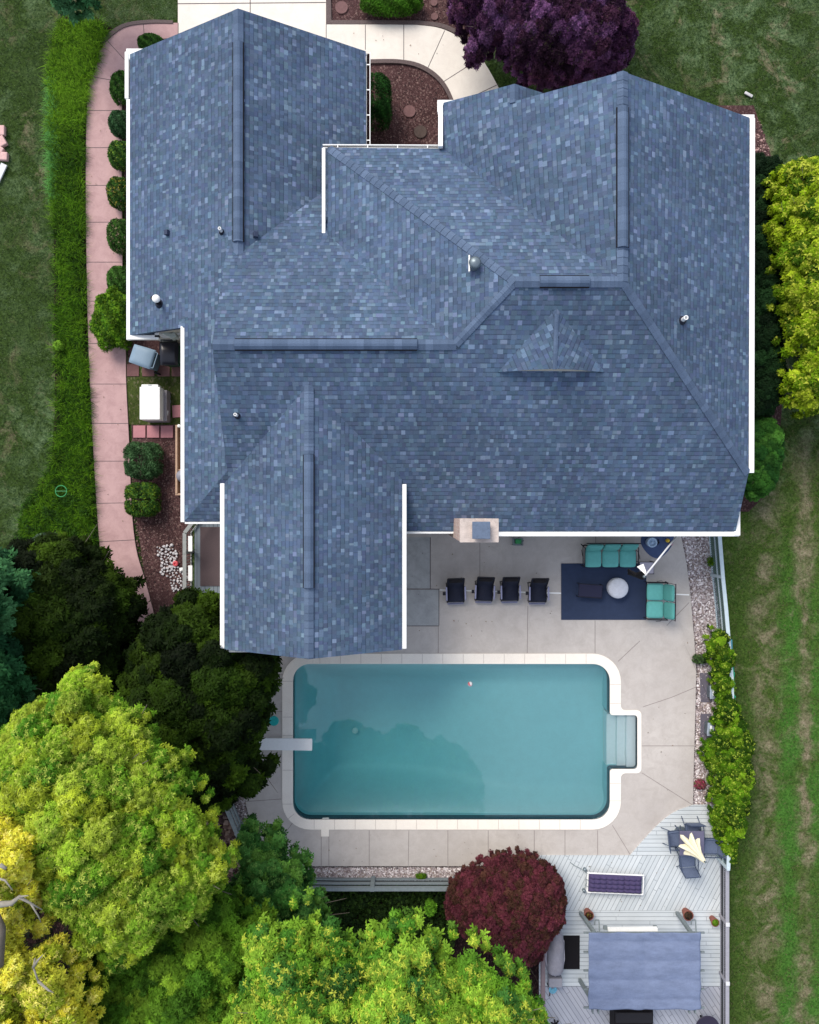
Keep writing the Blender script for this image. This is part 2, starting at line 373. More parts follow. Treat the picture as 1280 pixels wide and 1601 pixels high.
# ------------------------------------------------------------------ foliage
def inside(poly, x, y):
    r = np.zeros(len(x), bool); n = len(poly)
    for i in range(n):
        x1, y1 = poly[i]; x2, y2 = poly[i-1]
        if y1 == y2: continue
        c = ((y1 > y) != (y2 > y)) & (x < (x2-x1)*(y-y1)/(y2-y1)+x1); r ^= c
    return r
def edge_dist(poly, x, y):
    d = np.full(len(x), 1e9); n = len(poly)
    for i in range(n):
        ax, ay = poly[i-1]; bx, by = poly[i]; vx, vy = bx-ax, by-ay; L = vx*vx+vy*vy+1e-9
        t = np.clip(((x-ax)*vx+(y-ay)*vy)/L, 0, 1); d = np.minimum(d, np.hypot(x-ax-t*vx, y-ay-t*vy))
    return d
def sample_in(poly, n):
    xs = np.array([p[0] for p in poly]); ys = np.array([p[1] for p in poly]); X = []; Y = []; c = 0
    while c < n:
        x = rng.uniform(xs.min(), xs.max(), n*2); y = rng.uniform(ys.min(), ys.max(), n*2); k = inside(poly, x, y)
        X.append(x[k]); Y.append(y[k]); c += k.sum()
        if len(X) > 60: break
    return np.concatenate(X)[:n], np.concatenate(Y)[:n]
def quads_mesh(name, V, Q, cols, mat, parent=None):
    """V (n,3), Q (m,4 or 3), cols (n,3) -> one mesh with a Col attribute"""
    off = np.array(wloc(parent)) if parent is not None else np.zeros(3)
    me = bpy.data.meshes.new(name); k = Q.shape[1]; V = (V-off).astype(np.float32)
    me.vertices.add(len(V)); me.vertices.foreach_set('co', V.ravel())
    me.loops.add(Q.size); me.loops.foreach_set('vertex_index', Q.astype(np.int32).ravel())
    me.polygons.add(len(Q)); me.polygons.foreach_set('loop_start', np.arange(0, Q.size, k, dtype=np.int32))
    me.update(calc_edges=True)
    a = me.color_attributes.new('Col', 'FLOAT_COLOR', 'POINT'); cc = np.ones((len(V), 4), np.float32); cc[:, :3] = np.clip(cols, 0.002, 0.9); a.data.foreach_set('color', cc.ravel())
    me.materials.append(mat); o = bpy.data.objects.new(name, me); C.objects.link(o); o.parent = parent
    return o
def leaves(cen, nor, size, col, k=5, width=0.42, droop=0.35, jit=0.5):
    """each entry becomes a rosette of k pointed leaves"""
    N = len(cen); nor = nor/np.linalg.norm(nor, axis=1, keepdims=True)
    a = np.cross(nor, rng.normal(size=(N, 3))); a /= np.linalg.norm(a, axis=1, keepdims=True)+1e-9; b = np.cross(nor, a)
    V = np.zeros((N, k, 4, 3)); th0 = rng.uniform(0, 6.28, N)
    for i in range(k):
        th = th0+2*math.pi*i/k+rng.normal(0, 0.22, N); d = a*np.cos(th)[:, None]+b*np.sin(th)[:, None]; s = np.cross(nor, d)
        L = (size*rng.uniform(0.65, 1.15, N))[:, None]; W = L*width*0.5; lift = rng.normal(0, jit, N)[:, None]*0.35
        dn = nor*(-droop+lift)
        V[:, i, 0] = cen; V[:, i, 1] = cen+d*L*0.5+s*W+nor*L*0.06; V[:, i, 2] = cen+d*L+dn*L*0.6; V[:, i, 3] = cen+d*L*0.5-s*W+nor*L*0.06
    V = V.reshape(-1, 3); Q = np.arange(len(V)).reshape(-1, 4)
    cl = col[:, None, None, :]*rng.uniform(0.82, 1.18, (N, k, 1, 1))*np.ones((1, 1, 4, 1)); return V, Q, cl.reshape(-1, 3)
def dart(poly, rad, tries=6000):
    x, y = sample_in(poly, tries); pts = []
    for i in range(len(x)):
        if all((x[i]-a)**2+(y[i]-b)**2 > rad*rad for a, b in pts): pts.append((x[i], y[i]))
    return np.array(pts)
def crown_clumps(poly, z0, z1, rc, spacing=0.62, dome=0.5, zj=0.33):
    c = dart(poly, rc*spacing); d = edge_dist(poly, c[:, 0], c[:, 1]); xs = [p[0] for p in poly]; ys = [p[1] for p in poly]
    dm = min(max(xs)-min(xs), max(ys)-min(ys))*dome; t = np.clip(d/dm, 0, 1); h = np.sqrt(1-(1-t)**2)
    z = z0+(z1-z0)*h+rng.normal(0, rc*0.33, len(c)) + (zj-.33)*np.sin(c[:, 0]*6.3+1.3*np.sin(c[:, 1]*2.1))*np.cos(c[:, 1]*5.7+1.1*np.sin(c[:, 0]*1.7)); r = rc*rng.uniform(0.65, 1.25, len(c)); r = np.minimum(r, d*0.8+rc*0.35)
    return np.c_[c, z], r
def crown(cl, rr, per, size, pal, k=5, width=0.42, thick=0.35, hang=-0.35, tip=None, tipf=0.0, clvar=0.25, wild=0.5, droop=0.35):
    """pal = list of colours, one drawn (blended) per clump; tip = colour of new growth on the outermost leaves"""
    n = len(cl); pal = np.array(pal); cnt = np.maximum(6, (per*(rr/rr.mean())**2).astype(int)); idx = np.repeat(np.arange(n), cnt); N = len(idx)
    d = rng.normal(size=(N, 3)); d /= np.linalg.norm(d, axis=1, keepdims=True); d[:, 2] = np.where(d[:, 2] < hang, -d[:, 2], d[:, 2])
    lump = 1+0.22*np.sin(d[:, 0]*5+idx*1.7)*np.cos(d[:, 1]*5+idx*2.3)
    rad = rr[idx]*lump*(1-thick*rng.uniform(0, 1, N)**2); cen = cl[idx]+d*rad[:, None]
    nor = d*0.8+rng.normal(0, wild, (N, 3))+np.array([0, 0, 0.75])
    a = rng.integers(0, len(pal), n); b = rng.integers(0, len(pal), n); f = rng.uniform(0, 1, n)[:, None]; cc = pal[a]*(1-f)+pal[b]*f; cc = cc*rng.uniform(1-clvar, 1+clvar, n)[:, None]
    col = cc[idx]*rng.uniform(0.75, 1.3, N)[:, None]
    if tip is not None:
        m = (rng.uniform(0, 1, N) < tipf*np.clip(d[:, 2]+0.4, 0, 1))[:, None]; col = np.where(m, col*0.3+np.array(tip)*0.7, col)
    return leaves(cen, nor, size*rng.uniform(0.75, 1.25, N), col, k, width, droop)
def cat(parts):
    V = []; Q = []; Cc = []; o = 0
    for v, q, c in parts: V.append(v); Q.append(q+o); Cc.append(c); o += len(v)
    return np.concatenate(V), np.concatenate(Q), np.concatenate(Cc)
def limbs(root, cl, z0, r0, n=10, mat=None, bend=0.3):
    """tapered trunk and forked limbs as one mesh"""
    b = wloc(root); m = MB(); top = Vector((cl[:, 0].mean()*0.5+b.x*0.5, cl[:, 1].mean()*0.5+b.y*0.5, z0))
    pts = [Vector((b.x, b.y, -0.05)), Vector((b.x+0.05, b.y, z0*0.35)), Vector((b.x*0.6+top.x*0.4, b.y*0.6+top.y*0.4, z0*0.7)), top]
    m.tube(pts, [r0*1.35, r0, r0*0.85, r0*0.6], 10); ix = rng.choice(len(cl), min(n, len(cl)), replace=False)
    for i in ix:
        e = Vector(cl[i]); s = pts[2].lerp(pts[3], random.random()); mid = s.lerp(e, 0.55)+Vector((random.uniform(-bend, bend), random.uniform(-bend, bend), -0.15*(e-s).length))
        m.tube([s, s.lerp(mid, 0.5)+Vector((0, 0, 0.05)), mid, e], [r0*0.45, r0*0.34, r0*0.22, r0*0.06], 6)
        for q in range(2):
            e2 = e+Vector((random.uniform(-.8, .8), random.uniform(-.8, .8), random.uniform(-.3, .4))); m.tube([mid, mid.lerp(e2, 0.5), e2], [r0*0.16, r0*0.1, r0*0.03], 5)
    return m.build('trunk', mat or M_BARK, root, smooth=True, normals=False)
def tree(name, label, outline, z0, z1, base, rc, per, size, pal, r0=0.16, group=None, cat_='tree', spacing=0.62, dome=0.5, nl=12, zc=None, zj=.33, **kw):
    zc = z0+(z1-z0)*0.35 if zc is None else zc
    poly = [tuple(p[:2]) for p in PP(outline, zc)]; cl, rr = crown_clumps(poly, z0, z1, rc, spacing, dome, zj)
    root = thing(name, label, cat_, tuple(base), 0, group)
    parts = [crown(cl, rr, per, size, pal, **kw)]
    low = cl.copy(); low[:, 2] -= rc*1.3; parts.append(crown(low, rr*0.9, per*0.35, size*1.3, [np.array(p)*1.0 for p in pal], hang=-1.0))
    V, Q, Cc = cat(parts); quads_mesh('crown', V, Q, Cc, M_LEAF, root); limbs(root, cl, z0*0.8+0.2, r0, nl)
    return root, cl
# ================================================================== GROUND AND PAVING
def rrect(x0, y0, x1, y1, r, n=7, corners=(1,1,1,1)):
    """rounded rectangle in pixels, clockwise on the picture from top-left"""
    out = []
    for (cx, cy, a, on) in ((x0+r, y0+r, 180, corners[0]), (x1-r, y0+r, 270, corners[1]), (x1-r, y1-r, 0, corners[2]), (x0+r, y1-r, 90, corners[3])):
        for i in range(n+1):
            t = R(a+90*i/n); out.append((cx+r*math.cos(t), cy+r*math.sin(t)))
    return out
def pool_outline(x0, y0, x1, y1, r, sx, sy0, sy1, sr):
    """pool shape with the stair bay on its right side (pixels)"""
    o = []
    def arc(cx, cy, rr, a0, a1, n=8):
        for i in range(n+1):
            t = R(a0+(a1-a0)*i/n); o.append((cx+rr*math.cos(t), cy+rr*math.sin(t)))
    arc(x0+r, y0+r, r, 180, 270); arc(x1-r, y0+r, r, 270, 360)
    o.append((x1, sy0-sr)); arc(x1+sr, sy0-sr, sr, 180, 90, 4); arc(sx-sr, sy0+sr, sr, 270, 360, 4)
    arc(sx-sr, sy1-sr, sr, 0, 90, 4); arc(x1+sr, sy1+sr, sr, 270, 180, 4)
    arc(x1-r, y1-r, r, 0, 90); arc(x0+r, y1-r, r, 90, 180); return o
IN = pool_outline(458, 1038, 953, 1281, 26, 996, 1118, 1202, 5)
OUT = pool_outline(441, 1022, 970.5, 1297, 44, 1002.5, 1110.5, 1209, 7)
MID = pool_outline(450, 1030, 962, 1289, 36, 999, 1114, 1206, 6)
# lawn: one sheet to the horizon, open only where the pool is dug
m = MB(); hole = [P(a, b, 0) for a, b in MID]
m.prism([(-400, -400), (400, -400), (400, 400), (-400, 400)], -0.05, -0.03, [hole], walls=False)
m.build('lawn', M_LAWN, normals=False)['kind'] = 'structure'

sheet('planting_bed', [(189,60),(200,560),(212,800),(226,900),(250,990),(300,1100),(360,1110),(345,1000),(345,925),(300,925),(300,500),(230,300),(230,80)], 0.0, M_MULCH, holes=())
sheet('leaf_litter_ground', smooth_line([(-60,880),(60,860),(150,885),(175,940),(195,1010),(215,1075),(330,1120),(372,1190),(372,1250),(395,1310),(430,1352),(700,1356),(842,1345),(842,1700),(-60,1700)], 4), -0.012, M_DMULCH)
sheet('planting_bed', [(573,98),(620,94),(655,103),(690,125),(712,165),(712,260),(560,260),(560,98)], 0.0, M_MULCH)
sheet('planting_bed', [(512,-50),(512,33),(560,33),(650,33),(700,43),(740,60),(790,70),(790,-50)], 0.0, M_MULCH)
sheet('planting_bed', [(1120,165),(1178,165),(1186,190),(1198,225),(1212,262),(1222,640),(1212,760),(1170,800),(1120,800)], 0.0, M_MULCH)
sheet('mossy_ground', [(196,572),(290,572),(290,664),(200,664)], 0.004, mulch_mat('mossy_earth', srgb(44,58,26), srgb(78,88,44), srgb(110,104,84), 14))
sheet('driveway', [(278,-60),(278,200),(560,200),(560,38),(509.5,38),(509.5,-60)], 0.05, M_DRIVE)
sheet('front_walkway', [(510.2,38.5),(580,38.5),(640,39)]+smooth_line([(650,39),(690,45),(725,64),(757,98),(786,150)], 5)+[(790,240),(716,240)]+smooth_line([(716,200),(706,160),(688,128),(660,106),(625,96),(573,96)], 5)+[(510.2,120)], 0.055, M_DRIVE)
sheet('edging_strip', [(509.8,-50),(509.8,37.5),(640,37.8)]+smooth_line([(650,38),(692,44),(727,62),(745,76)], 4)+smooth_line([(749,70),(730,56),(695,38),(652,32)], 4)+[(518,31.5),(516,-50)], 0.07, plain('dark_edging_brick', srgb(96,84,84), 0.95, var=0.4, scale=24))
sheet('edging_strip', smooth_line([(573,93),(625,93),(662,102),(692,125),(710,160),(716,200)], 5)+smooth_line([(711,200),(705,162),(687,129),(659,108),(625,99),(573,99)], 5), 0.075, MATS['dark_edging_brick'])
strips('walkway_joints', [[(509.8,38),(509.8,70)],[(571,39),(571,78)],[(631,39),(631,95)],[(695,48),(668,108)],[(737,100),(690,130)],[(779,132),(730,155)],[(278,6),(509,4)],[(391,-40),(391,30)]], 0.056, M_JOINT, 0.022)
pl = smooth_line([(279,36),(232,36),(192,43),(162,66),(143,108),(136,160),(134,300),(136,450),(139,560),(145,690),(151,790),(158,870),(172,925),(195,975),(215,1010)], 5)
pr = smooth_line([(250,1010),(239,955),(226,905),(213,860),(206,800),(202,700),(197,600),(196,540),(191,420),(190,200),(192,120),(206,90),(232,66),(279,58)], 5)
sheet('side_walkway', pl+pr, 0.05, M_PINK)
strips('walkway_joints', [[(224,37),(226,66)],[(166,62),(196,95)],[(143,120),(189,128)],[(135,173),(189,173)],[(134,231),(189,231)],[(134.5,290),(190,290)],[(135,347.5),(190,347.5)],[(136,410),(191,410)],[(137,471),(192,471)],[(138,537),(196,537)],[(141,600.5),(198,600.5)],[(144,662),(200,662)],[(146,721),(202,721)],[(150,787),(206,786)],[(155,847),(210,844)],[(165,905),(228,905)]], 0.051, M_JOINT, 0.02)
sheet('edging_strip', smooth_line([(270,32),(232,31),(190,38),(158,62),(150,80)],4)+smooth_line([(157,76),(164,66),(193,43),(232,36.5),(270,36.5)],4), 0.08, MATS['dark_edging_brick'])
# patio round the pool
patio = [(600,780),(1050,780),(1064,836),(1073,880),(1079,928),(1085,1000),(1088,1050),(1087,1100),(1085,1170),(1083,1258)]+smooth_line([(1083,1258),(1052,1270),(1021,1296),(985,1337)], 5)[1:]+[(846,1337),(846,1354),(560,1354),(480,1354)]+smooth_line([(480,1354),(432,1345),(402,1313),(386,1265),(382.5,1230),(383,1150)], 5)[1:]+[(384,1060),(376,985),(376,780)]
m = MB(); m.prism([P(a, b, .06) for a, b in patio], -0.03, 0.06, [[P(a, b, .06) for a, b in OUT]]); m.build('patio', M_PATIO, normals=False)['kind'] = 'structure'
J = [[(750,845),(750,905)],[(825,947),(824,1021)],[(930,970),(930,1021)],[(931,836),(931,852)],[(1000,1002),(966,1034)],[(1088,1074),(1050,1090),(1005,1105)],[(1003,1166),(1085,1166)],[(1003,1208),(1082,1258)],[(957,1290),(985,1336)],
     [(934,1298),(934,1337)],[(883,1298),(883,1337)],[(835,1298),(835,1353)],[(763,1298),(763,1353)],[(700,1298),(700,1353)],[(639,1298),(638,1353)],[(577,1298),(577,1353)],[(502,1306),(502,1353)],[(514,1306),(514,1353)],[(459,1284),(434,1318)],[(384,1253),(440,1249)],[(404,1181),(440,1180)],[(400,1112),(441,1112)],[(424,1054),(442,1055)],
     [(1042,978),(1077,942)],[(685,978),(685,1021)]]
strips('patio_joints', J, 0.061, M_CRACK, 0.02)
sheet('patio_slab', [(632,840),(672,840),(672,920),(632,920)], 0.066, M_GREYSLAB); sheet('patio_slab', [(632,922),(685.5,922),(685.5,978),(632,978)], 0.067, M_GREYSLAB)
strips('patio_joints', [[(632,978.6),(686,978.6)],[(686,978),(686,921)],[(632,921),(687,921)],[(672.5,840),(672.5,921)]], 0.068, M_JOINT, 0.022)
m = MB(); q = [P(687,922.3,.062), P(877,927.4,.062), P(1046,928.5,.062), P(1077,930,.062)]
for a, b in zip(q[:-1], q[1:]): m.beam(a, b, 0.045, 0.016)
tag(m.build('drain_channel', M_WHITE), 'thin white drain channel set across the patio under the row of chairs', 'drain')
M_CJ = plain('coping_joint', srgb(180,170,164), 0.95)
# gravel strips
sheet('gravel_strip', [(1040,800),(1106,800),(1107,838),(1116,900),(1126,980),(1134,1060),(1136,1262),(1083,1260),(1085,1170),(1088,1050),(1085,1000),(1078,928),(1072,880),(1062,836)], 0.0, M_GRAV)
sheet('gravel_strip', [(362,1200),(384,1200),(386,1265),(402,1315),(432,1346),(480,1355),(842,1355),(842,1378),(465,1376),(425,1367),(396,1335),(364,1250)], 0.0, M_GRAV)
def pebbles(poly, n, z, cols, r=(0.02, 0.05)):
    pw = [tuple(p[:2]) for p in PP(poly, z)]; x, y = sample_in(pw, n); V = []; Q = []; Cc = []
    base = np.array([(1,0,0),(0,1,0),(-1,0,0),(0,-1,0),(0,0,.7),(.7,.7,-.1),(-.7,.7,-.1),(-.7,-.7,-.1),(.7,-.7,-.1)]); tri = np.array([(0,5,4),(5,1,4),(1,6,4),(6,2,4),(2,7,4),(7,3,4),(3,8,4),(8,0,4)])
    for i in range(len(x)):
        s = rng.uniform(*r); sc = s*rng.uniform(.6, 1.2, 3); a = rng.uniform(0, 6.28); co, si = math.cos(a), math.sin(a); b = base*sc
        V.append(np.c_[b[:, 0]*co-b[:, 1]*si+x[i], b[:, 0]*si+b[:, 1]*co+y[i], b[:, 2]+z]); Q.append(tri+9*i); c = cols[rng.integers(len(cols))]; Cc.append(np.tile(np.array(c)*rng.uniform(.7, 1.2), (9, 1)))
    return np.concatenate(V), np.concatenate(Q), np.concatenate(Cc)
gcols = [srgb(200,190,192), srgb(170,158,160), srgb(134,120,122), srgb(222,216,218), srgb(150,136,130)]
M_PEB = NT('pebble'); at = M_PEB.n('ShaderNodeAttribute', attribute_name='Col'); M_PEB.col(at.outputs['Color']); M_PEB = M_PEB.fin(0.9, 0, 0.2)
g1 = pebbles([(1066,838),(1106,838),(1116,900),(1126,980),(1134,1060),(1134,1258),(1086,1258),(1088,1170),(1091,1050),(1088,1000),(1081,928),(1075,880)], 6500, 0.005, gcols)
g2 = pebbles([(364,1205),(382,1205),(384,1265),(400,1317),(431,1349),(480,1358),(842,1358),(842,1376),(465,1374),(425,1365),(396,1333)], 5200, 0.005, gcols)
V, Q, Cc = cat([g1, g2]); quads_mesh('gravel', V, Q, Cc, M_PEB)['kind'] = 'stuff'
chips = [srgb(98,72,72), srgb(78,56,56), srgb(54,40,42), srgb(120,98,94)]
c1 = pebbles([(203,690),(287,690),(287,800),(300,830),(297,925),(232,925),(212,850)], 2600, 0.0, chips, (0.012, 0.04)); c2 = pebbles([(575,104),(625,102),(655,110),(685,133),(705,170),(705,250),(575,250)], 2200, 0.0, chips, (0.012, 0.035))
c3 = pebbles([(300,1240),(360,1245),(395,1350),(340,1400),(250,1260)], 700, 0.0, [srgb(80,64,60), srgb(50,38,38), srgb(110,96,90)], (0.03, 0.12)); c4 = pebbles([(514,-20),(514,30),(650,30),(700,40),(760,60),(780,-20)], 1500, 0.0, chips, (0.012, 0.035))
c5 = pebbles([(150,1060),(205,1050),(215,1100),(160,1110)], 200, 0.0, [srgb(80,64,60), srgb(50,38,38)], (0.04, 0.14)); c6 = pebbles([(1178,190),(1188,190),(1212,262),(1180,262)], 350, 0.0, chips+[srgb(170,140,136)], (0.015, 0.045))
V, Q, Cc = cat([c1, c2, c3, c4, c5, c6]); quads_mesh('mulch_chips', V, Q, Cc, M_PEB)['kind'] = 'stuff'

# ================================================================== POOL
pool = thing('swimming_pool', 'rectangular in-ground swimming pool with rounded corners and pale concrete coping', 'swimming pool', tuple(P(705, 1160, 0)))
m = MB(); m.prism([P(a, b, .085) for a, b in OUT], 0.0, 0.085, [[P(a, b, .085) for a, b in IN]]); cope = m.build('coping', M_COPE, pool, normals=False)
m = MB(); m.v = [v.co+pool.location for v in cope.data.vertices]; m.f = [tuple(p.vertices) for p in cope.data.polygons]; nf_ = len(m.f)
def cj(a, b): m.beam(P(a[0], a[1], .087), P(b[0], b[1], .087), 0.012, 0.003)
for x in range(500, 925, 32): cj((x, 1022.5), (x, 1037.5)); cj((x-9, 1281.5), (x-9, 1296.5))
for y in (1065, 1121, 1150, 1204, 1257): cj((441.5, y), (457.5, y))
for y in (1070, 1100, 1225, 1252): cj((953.5, y), (970, y))
cj((449, 1290-9), (460, 1272)); bpy.data.objects.remove(cope); cope = m.build('coping', M_COPE, pool, normals=False); cope.data.materials.append(M_CJ)
for p in cope.data.polygons[nf_:]: p.material_index = 1
# walls of the basin, waterline tile, floor with the deep hopper at the diving-board end
def wall_band(name, outline, zt, zb, mat, grow=0.0):
    m = MB(); q = [P(a, b, .085) for a, b in outline]; n = len(q)
    for i in range(n):
        a, b = q[i], q[(i+1) % n]; m.add([(a.x, a.y, zt), (b.x, b.y, zt), (b.x, b.y, zb), (a.x, a.y, zb)], [(0, 1, 2, 3)])
    return m.build(name, mat, pool, normals=False)
wall_band('waterline_tile', IN, 0.084, -0.30, M_TILE)
wall_band('pool_wall', IN, -0.30, -2.4, M_VINYL)
nx, ny = 90, 50; a, b = P(450, 1030, 0), P(1004, 1290, 0); x0, x1, y1, y0 = a.x, b.x, a.y, b.y; L = P(458, 0, 0).x; T = P(0, 1038, 0).y; B = P(0, 1281, 0).y
def sm(t): t = max(0, min(1, t)); return t*t*(3-2*t)
def depth(x, y):
    hop = min(sm((x-L-0.15)/1.3), sm((T-y-0.10)/1.05), sm((y-B-0.10)/1.15)); toe = sm((L+8.3-x)/5.2)
    e = min(x-L, T-y, y-B); return -(0.42+0.5*sm(e/0.9)+0.10*sm((L+9-x)/5)+1.10*hop*toe)
m = MB(); vs = []; fs = []
for j in range(ny+1):
    for i in range(nx+1):
        x = x0+(x1-x0)*i/nx; y = y0+(y1-y0)*j/ny; vs.append((x, y, depth(x, y)))
for j in range(ny):
    for i in range(nx): q = j*(nx+1)+i; fs.append((q, q+1, q+nx+2, q+nx+1))
m.add(vs, fs); m.build('pool_floor', M_VINYL, pool, smooth=True, normals=False)
# stairs: three bowed treads in the bay
st = None
for k, (xa, xb, z) in enumerate(((979, 998, -0.13), (964, 980.5, -0.27), (948, 965.5, -0.42))):
    m = MB(); ol = [(xb, 1116), (xb, 1204)]+smooth_line([(xa+3, 1204), (xa, 1198), (xa, 1122), (xa+3, 1116)], 4); m.prism([P(a, b, z) for a, b in ol], z-0.8, z)
    m.build('step', M_STEP, pool, bevel=0.03, normals=True)
m = MB(); m.box(P(508, 1301.5, .08), (.27, .27, .03)); m.build('skimmer_lid', M_COPE, pool, bevel=.008)
m = MB(); m.box(P(509, 1279.5, .0), (.22, .03, .06)); m.build('skimmer_mouth', M_WHITE, pool)
m = MB(); m.lathe(P(555, 1142, -1.93), [(.10, 0), (.115, .02), (.09, .04), (.02, .045)], 20); m.build('main_drain', M_WHITE, pool)
m = MB(); wl = pool_outline(457, 1037, 954, 1282, 27, 997, 1117, 1203, 5); m.prism([P(a, b, -.04) for a, b in wl], -2.6, -0.04)
water = m.build('water', M_WATER, normals=False); water['kind'] = 'structure'

# ================================================================== HOUSE
house = thing('house', 'large house with a many-gabled blue-grey shingle roof and white gutters beside the pool', 'house', (0, 0, 0))
def shuv(co, n):
    if n.z < 0: n = -n
    if abs(n.z) > 0.9999: return (co.x, co.y)
    e = Vector((0, 0, 1)).cross(n).normalized(); s = n.cross(e).normalized(); 
    if s.z < 0: s = -s; e = -e
    return (co.dot(e)+7.3*abs(n.x), co.dot(s))
def roof(name, label, verts, faces, thick=0.13):
    m = MB(); m.add(verts, faces); o = m.build(name, M_SH, house, uvfun=shuv, normals=False)
    for p in o.data.polygons: pass
    bm = bmesh.new(); bm.from_mesh(o.data); 
    for f in bm.faces:
        if f.normal.z < 0: f.normal_flip()
    bm.to_mesh(o.data); bm.free()
    md = o.modifiers.new('thickness', 'SOLIDIFY'); md.thickness = thick; md.offset = -1
    if label: o['label'] = label
    return o
pz = 0.52
AZ = 4.6; AX = -4.85
def zA(x): return AZ-pz*abs(x-AX)
ax0 = -8.64; ax1 = -1.34; an = 14.25
wv = [(ax0, an-.1, zA(ax0)), (AX, an, AZ), (ax1, an-.1, zA(ax1)), (ax1, 9.4, zA(ax1)), (-2.356, 9.79, zA(-2.356)), (AX, 7.29, AZ), (ax0, 5.46, zA(ax0)), (-6.65, 5.46, zA(-6.65)), (-6.65, -.28, 3.66), (-5.2, 1.17, 4.42), (-4.85, 2.0, 4.6), (-2.356, 8.6, zA(-2.356)), (-1.34, 8.6, zA(ax1))]
west = roof('roof', 'west wing roof with a long ridge vent', wv, [(0, 6, 7, 8, 9, 10, 5, 1), (1, 5, 4, 11, 12, 3, 2)])
# main body: C ridge, hip, F ridge, south plane, D wing
Mv = {'c0': (-5.2, 4.41, 6.10), 'c1': (1.21, 4.41, 6.10), 'f0': (2.67, 5.835, 6.86), 'f1': (5.40, 5.835, 6.86),
      'cs': (-5.2, 1.17, 4.42), 'es': (-6.65, -.28, 3.66), 'en': (-6.65, -.05, 3.78), 'cn': (-5.2, 7.64, 4.42), 'cn2': (-4.85, 7.29, 4.60), 'v1': (-2.356, 9.79, 3.30), 'b0': (-2.356, 7.98, 4.245),
      'bc': (-2.356, 10.49, 4.245), 'dv': (.963, 10.42, 4.30), 'dn': (.963, 11.62, 4.53), 'hr': (2.843, 11.60, 5.51), 'hx': (2.843, 11.13, 5.51), 'dr': (5.40, 11.15, 6.86),
      'ne': (9.66, 11.20, 4.52), 'he': (9.69, 1.10, 4.38), 'se': (9.70, -.571, 3.51), 'sw': (-.2, -.571, 3.51), 'sg': (-.2, -.25, 3.66)}
ks = list(Mv); ix = {k: i for i, k in enumerate(ks)}
main = roof('roof', 'main roof with hips, valleys and a short ridge vent', [Mv[k] for k in ks], [tuple(ix[k] for k in f.split()) for f in (
    'c0 cn cn2 v1 b0 c1', 'b0 bc f0 c1', 'bc dv f1 f0', 'dv dn hr hx dr f1', 'dr ne he f1',
    'c0 c1 f0 f1 he se sw sg es cs')])
hh = roof('roof', 'small entry gable roof', [(2.843, 11.60, 5.51), (5.2, 11.60, 4.28), (5.2, 10.9, 4.28), (2.843, 10.9, 5.51)], [(0, 3, 2, 1)])
GX = -2.72; GZ = 5.60; gz = GZ-pz*2.56
gw = roof('roof', 'south wing roof over the patio with a ridge vent', [(GX, -3.97, GZ), (GX, 3.45, GZ), (GX-2.60, .82, gz), (GX-2.60, -3.95, gz-.02), (GX+2.50, .95, GZ-pz*2.5), (GX+2.50, -3.95, GZ-pz*2.5)], [(0, 1, 2, 3), (1, 0, 5, 4)])
dm = roof('dormer', None, [(3.79, 5.27, 6.548), (3.79, 3.74, 6.26), (2.36, 3.74, 5.77), (5.22, 3.74, 5.77), (3.1, 3.74, 6.08), (4.48, 3.74, 6.08)], [(0, 2, 4, 1), (0, 1, 5, 3)], .05)
dm.parent = main
m = MB(); m.add([(2.5, 3.76, 5.80), (3.1, 3.76, 6.03), (3.79, 3.76, 6.2), (4.48, 3.76, 6.03), (5.1, 3.76, 5.80), (5.1, 3.78, 5.7), (2.5, 3.78, 5.7)], [(0, 1, 2, 3, 4, 5, 6)]); m.build('dormer_face', M_SIDING, main, uvfun=lambda c, n: (c.x, c.z))
BV = []
for o in (west, main, hh, gw):
    BV.append(BVHTree.FromPolygons([tuple(v.co) for v in o.data.vertices], [tuple(p.vertices) for p in o.data.polygons]))
def roofz(x, y, low=False):
    zs = [h[0].z for h in (b.ray_cast(Vector((x, y, 30)), Vector((0, 0, -1))) for b in BV) if h[0]]
    return (min(zs) if low else max(zs)) if zs else 2.6
# caps along ridges and hips; low box vents on the long ridges
def cap(parent, p0, p1, wd, drop0, drop1, raise_=0.03, side=None):
    p0, p1 = Vector(p0), Vector(p1); d = (p1-p0); L = d.length; h = Vector((d.x, d.y, 0)).normalized(); s = Vector((h.y, -h.x, 0)); m = MB(); n = max(2, int(L/0.2)); dn = d/n
    for i in range(n):
        a = p0+dn*i; b = p0+dn*(i+1.12); lift = 0.012*0
        for sg, dr in ((1, drop0), (-1, drop1)):
            q = [a+Vector((0,0,raise_+.012)), b+Vector((0,0,raise_)), b+s*sg*wd+Vector((0,0,raise_-dr*wd)), a+s*sg*wd+Vector((0,0,raise_+.012-dr*wd))]
            q2 = [v-Vector((0,0,.02)) for v in q]; m.add(q+q2, [(0,1,2,3),(7,6,5,4),(0,4,5,1),(1,5,6,2),(2,6,7,3),(3,7,4,0)])
    L0 = p0.copy(); dh = d.normalized()
    return m.build('ridge_cap', M_CAP, parent, uvfun=lambda c, n: (0, (c-L0).dot(dh)))
